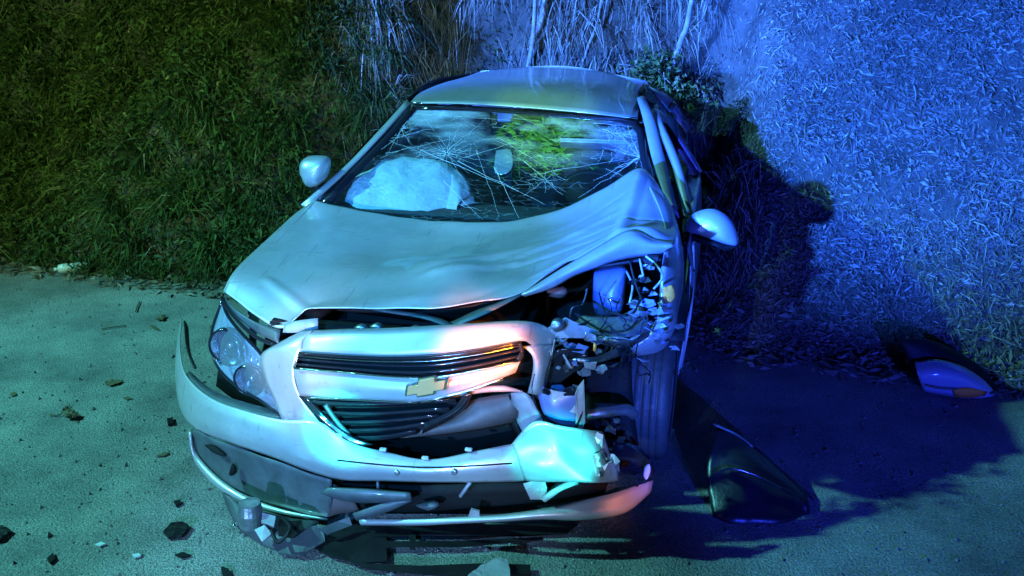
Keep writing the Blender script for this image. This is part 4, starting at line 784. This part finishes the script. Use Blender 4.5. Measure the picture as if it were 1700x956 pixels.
# leaves put inside the cabin to stand in for a reflection in the windscreen
lb0 = P(905, 235, 2.75); world_lb = O + RT * lb0[0] + BK * lb0[1] + np.array([0, 0, lb0[2]])
br = thing('reflection_leaves', 'green leaves standing in for the reflection in the cracked windscreen', 'branch', tuple(world_lb))
n = 900; pts = rng.normal(0, 1, (n, 3)) * [.18, .22, .085]; pts[:, 2] += pts[:, 0] * .12
o = blades('leaves', pts, rng.normal(0, 1, pts.shape) * [1.5, .8, .4] + [.6, 0, -.2], rng.uniform(.05, .11, n), rng.uniform(.006, .012, n), rng.uniform(.5, 1, n) * .9, M['veg_green'], .2, leaf=True); o.parent = br; o.data.materials[0] = M['green']; o['kind'] = 'stuff'
for i in range(6): tube('twig', [np.array([.15, .9, -.1]), rng.normal(0, .08, 3), rng.normal(0, 1, 3) * [.3, .2, .08]], [.008, .003], M['bark'], br, seg=5)

# ------------------------------------------------------------------ loose things on the road
def ground_poly(name, pts, m, label, cat, z=.006, th=.006, cuts=1, rough=.003, group=None, curl=0):
    jag = []
    for (x0_, y0_), (x1_, y1_) in zip(pts, pts[1:] + pts[:1]):
        ed = math.hypot(x1_ - x0_, y1_ - y0_); jag.append((x0_, y0_))
        for t_ in ((.33, .66) if ed > 9 else ()): jag.append((x0_ + (x1_ - x0_) * t_ + rng.normal(0, .035 * ed), y0_ + (y1_ - y0_) * t_ + rng.normal(0, .03 * ed)))
    W = np.array([G(x, y, z) for x, y in jag]); c0 = W.mean(0); t = c0.copy(); t[2] = 0
    bm = bmesh.new(); bm.faces.new([bm.verts.new(tuple(p - t)) for p in W]); bmesh.ops.triangulate(bm, faces=bm.faces[:])
    if cuts:
        bmesh.ops.subdivide_edges(bm, edges=bm.edges[:], cuts=cuts); bmesh.ops.triangulate(bm, faces=bm.faces[:])
        for v in bm.verts: v.co.z += abs(rng.normal(0, rough)) + curl * (v.co.x ** 2 + v.co.y ** 2) * 8
    me = bpy.data.meshes.new(name); bm.to_mesh(me); bm.free(); me.materials.append(m); o = bpy.data.objects.new(name, me); COL.objects.link(o); o.location = tuple(t)
    s = o.modifiers.new('thick', 'SOLIDIFY'); s.thickness = th; s.offset = 0
    return tag(o, label, cat, group)
D = M['black']; LF = M['deadleaf']
ground_poly('plastic_shard', [(271,884),(284,870),(304,868),(315,876),(302,892),(280,894)], D, 'largest loose black plastic shard on the asphalt left of the hanging fog lamp', 'debris', .012, .012)
ground_poly('plastic_shard', [(-8,878),(6,874),(18,882),(6,896),(-8,900)], D, 'black shard cut by the left edge of the photo near the bottom', 'debris', .012, .012)
ground_poly('plastic_shard', [(277,696),(287,693),(289,704),(279,706)], D, 'small square black chip on the asphalt left of the bumper corner', 'debris', .01, .01, 0)
ground_poly('plastic_shard', [(288,833),(299,830),(302,836),(293,841)], D, 'tiny black chip above the largest black shard', 'debris', .008, .008, 0)
ground_poly('plastic_shard', [(290,921),(304,917),(318,922),(302,927)], D, 'flat black chip below the largest black shard', 'debris', .008, .006, 0)
ground_poly('plastic_shard', [(367,942),(380,945),(384,958),(372,960)], D, 'black chip at the bottom edge below the fog lamp housing', 'debris', .008, .01, 0)
ground_poly('plastic_shard', [(78,928),(88,918),(92,928),(84,936)], D, 'narrow upright black chip at the bottom left of the road', 'debris', .008, .01, 0)
ground_poly('fallen_leaf', [(172,636),(185,630),(205,632),(196,638),(182,641)], LF, 'broad dark leaf lying midway up the left road', 'leaf', .008, .002, 1, .004)
ground_poly('fallen_leaf', [(258,757),(270,752),(284,749),(272,757)], LF, 'slender dark leaf left of the grey fog lamp panel', 'leaf', .008, .002, 0)
ground_poly('fallen_leaf', [(258,531),(266,524),(276,524),(270,532)], LF, 'crumpled dark leaf near the verge beside the bumper tip', 'leaf', .012, .003, 1, .006)
ground_poly('fallen_leaf', [(203,660),(212,658),(220,661),(211,664)], LF, 'small dark leaf right below the broad leaf', 'leaf', .006, .002, 0)
ground_poly('fallen_leaf', [(16,654),(24,650),(28,655),(20,658)], LF, 'small dark leaf by the left edge of the photo halfway up', 'leaf', .006, .002, 0)
ground_poly('fallen_leaf', [(248,541),(256,540),(266,548),(258,547)], LF, 'thin dark leaf just below the crumpled leaf near the verge', 'leaf', .006, .002, 0)
ground_poly('fallen_leaf', [(102,685),(112,680),(122,684),(133,690),(122,696),(110,695)], LF, 'curled dark leaf with a stalk on the left road', 'leaf', .015, .003, 1, .01)
ground_poly('lamp_fragment', [(776,958),(798,940),(830,927),(842,930),(847,958)], M['paint_in'], 'pale flat plastic piece at the bottom edge in front of the bumper', 'debris', .05, .008, 1, .002)
ground_poly('plastic_shard', [(158,904),(168,900),(176,903),(166,907)], M['pbottle'], 'small pale chip left of the largest black shard', 'debris', .008, .006, 0)
ground_poly('plastic_shard', [(220,921),(231,919),(234,923),(224,926)], M['pbottle'], 'small pale chip below and left of the largest black shard', 'debris', .008, .006, 0)
def stick(pts, r, label, m=M['bark']):
    W = np.array([G(x, y, .01) for x, y in pts]); t = W.mean(0); t[2] = 0
    o = tube('twig', [p - t for p in W], r, m, None, seg=6); o.location = tuple(t); tag(o, label, 'twig')
stick([(168,546),(186,543),(208,540)], .004, 'thin dark twig lying on the asphalt near the left verge', LF)
stick([(80,688),(100,688),(116,672)], .003, 'thin stalk beside the curled leaf on the left road', LF)
stick([(225,517),(228,508),(232,500)], .004, 'short dark twig at the edge of the left verge leaves', LF)
# small unnamed bits: uncountable
n = 260; x = rng.uniform(-2.6, 2.2, n); y = rng.uniform(2.6, 5.6, n); ok = (y < ysr(x) - .05); x, y = x[ok], y[ok]; n = len(x)
bs_ = np.stack([x, y, np.full(n, .006)], 1); blades('road_crumbs', bs_, rng.normal(0, 1, bs_.shape) * [1, 1, .1], rng.uniform(.012, .035, n), rng.uniform(.003, .008, n), rng.uniform(0, .35, n), M['litter'], 0, 'tiny leaf crumbs scattered over the asphalt', leaf=True)
# bottle
bb = G(124, 447, .04); tb = thing('plastic_bottle', 'pale empty plastic bottle lying on the verge at the left', 'bottle', (bb[0], bb[1], .055), R(20))
lathe('bottle_body', (0, 0, 0), [(-.105, .018), (-.10, .030), (-.06, .034), (-.02, .030), (.03, .034), (.075, .031), (.10, .018)], M['pbottle'], tb, 'a', 20)
lathe('bottle_neck', (-.118, 0, 0), [(-.012, .012), (.014, .014)], M['pbottle'], tb, 'a', 14)
# black undertray on the road in front of the bumper
tr0 = G(700, 905); tr = thing('broken_undertray', 'black slotted plastic tray lying on the road under the torn bumper', 'undertray', (tr0[0], tr0[1], 0))
def trp(pts, z=.02): W = [G(x, y, z) - np.array([tr0[0], tr0[1], 0]) for x, y in pts]; return W
for i, q in enumerate(([(512,905),(560,872),(700,872),(960,870),(940,886),(860,890),(700,888),(620,893)], [(512,905),(620,893),(642,893),(642,932),(600,936),(550,925)], [(560,925),(600,936),(700,940),(800,936),(880,938),(882,954),(780,958),(690,952),(610,944)], [(680,888),(690,888),(690,912),(680,912)], [(640,899),(760,899),(900,892),(902,896),(760,908),(640,908)])):
    plate(['tray_panel', 'tray_panel', 'tray_rail', 'tray_rib', 'tray_rib'][i], trp(q, .018 + .003 * i), M['black'], tr, .006, .001, 0)
# wheel arch liner; its black outline also takes in a cast shadow
l0 = G(1250, 840); wl = thing('liner_with_shadow', 'curved black wheel arch liner right of the wheel, shaped to take in a shadow', 'car part', (l0[0], l0[1], 0))
def LW(x, y, Y): return WY(x, y, Y) - np.array([l0[0], l0[1], 0])
def LG(x, y): return G(x, y) - np.array([l0[0], l0[1], 0])
surf('liner_shell', [[LW(1190,712,3.42),LW(1220,722,3.38),LW(1262,752,3.32),LW(1305,790,3.25),LW(1338,822,3.18)],
 [LW(1180,752,3.28),LW(1222,755,3.26),LW(1262,778,3.22),LW(1305,806,3.18),LW(1342,836,3.13)],
 [LW(1174,800,3.20),LW(1222,796,3.18),LW(1262,806,3.16),LW(1305,824,3.14),LW(1344,846,3.11)],
 [LG(1184,858),LG(1222,868),LG(1266,871),LG(1308,866),LG(1344,852)]], M['worn'], wl, 6, 6, .006, .02)
surf('liner_flange', [[LW(1186,704,3.43),LW(1220,719,3.39),LW(1262,749,3.33),LW(1305,788,3.26),LW(1340,820,3.19)],[LG(1200,722) + [0, 0, .02],LG(1240,745),LG(1280,775),LG(1320,800),LG(1352,830)]], M['black'], wl, 4, 3, .006)
tube('liner_rib', [LW(1182,790,3.19),LW(1215,778,3.19),LW(1262,792,3.17),LW(1300,812,3.14)], .004, M['gloss'], wl)
tube('liner_rim', [LW(1184,704,3.43),LW(1222,721,3.38),LW(1250,742,3.33)], .006, M['metal'], wl)
# broken headlamp on the right verge
h0 = G(1585, 662); hd = thing('broken_headlamp', 'broken headlamp with an amber corner lying on the right verge', 'headlamp', (h0[0], h0[1], 0))
def HW(x, y, Y=4.14): return WY(x, y, Y) - np.array([h0[0], h0[1], 0])
pillow('lamp_housing', [HW(1496,566,4.3),HW(1520,562,4.3),HW(1560,570,4.3),HW(1605,592,4.3),HW(1642,622,4.28),HW(1652,650,4.22),HW(1600,650,4.22),HW(1540,640,4.22),HW(1512,610,4.25)], M['black'], hd, .05, .08, n=3)
surf('lamp_lens', [[HW(1518,600,4.20),HW(1555,597,4.18),HW(1595,607,4.17),HW(1630,628,4.16),HW(1652,652,4.15)],[HW(1524,624,4.12),HW(1560,622,4.09),HW(1598,628,4.09),HW(1628,642,4.11),HW(1650,656,4.14)],[HW(1535,650,4.14),HW(1565,656,4.13),HW(1598,660,4.12),HW(1625,661,4.12),HW(1648,658,4.14)]], mat('fogged lamp lens', (.34, .38, .45), .18, .2, .6, bump=.2, bscale=14), hd, 5, 5, .004)
surf('amber_reflector', [[HW(1582,646,4.085),HW(1610,644,4.085),HW(1640,650,4.12)],[HW(1586,659,4.10),HW(1612,660,4.10),HW(1634,657,4.12)]], M['amber'], hd, 3, 2, .003)
tube('chrome_strip', [HW(1536,640,4.085),HW(1565,645,4.08),HW(1590,646,4.075)], .0035, M['chrome'], hd)
GR = {'plastic_shard': 'broken plastic shards scattered on the road', 'fallen_leaf': 'dead leaves lying on the road', 'sapling': 'thin stems standing on the bank', 'shrub': 'shrubs behind the car roof', 'twig': 'twigs on the left side of the road'}
for o in list(scene.objects):
    k = o.name.split('.')[0]
    if o.parent is None and k in GR: o['group'] = GR[k]
print('OK scene built')
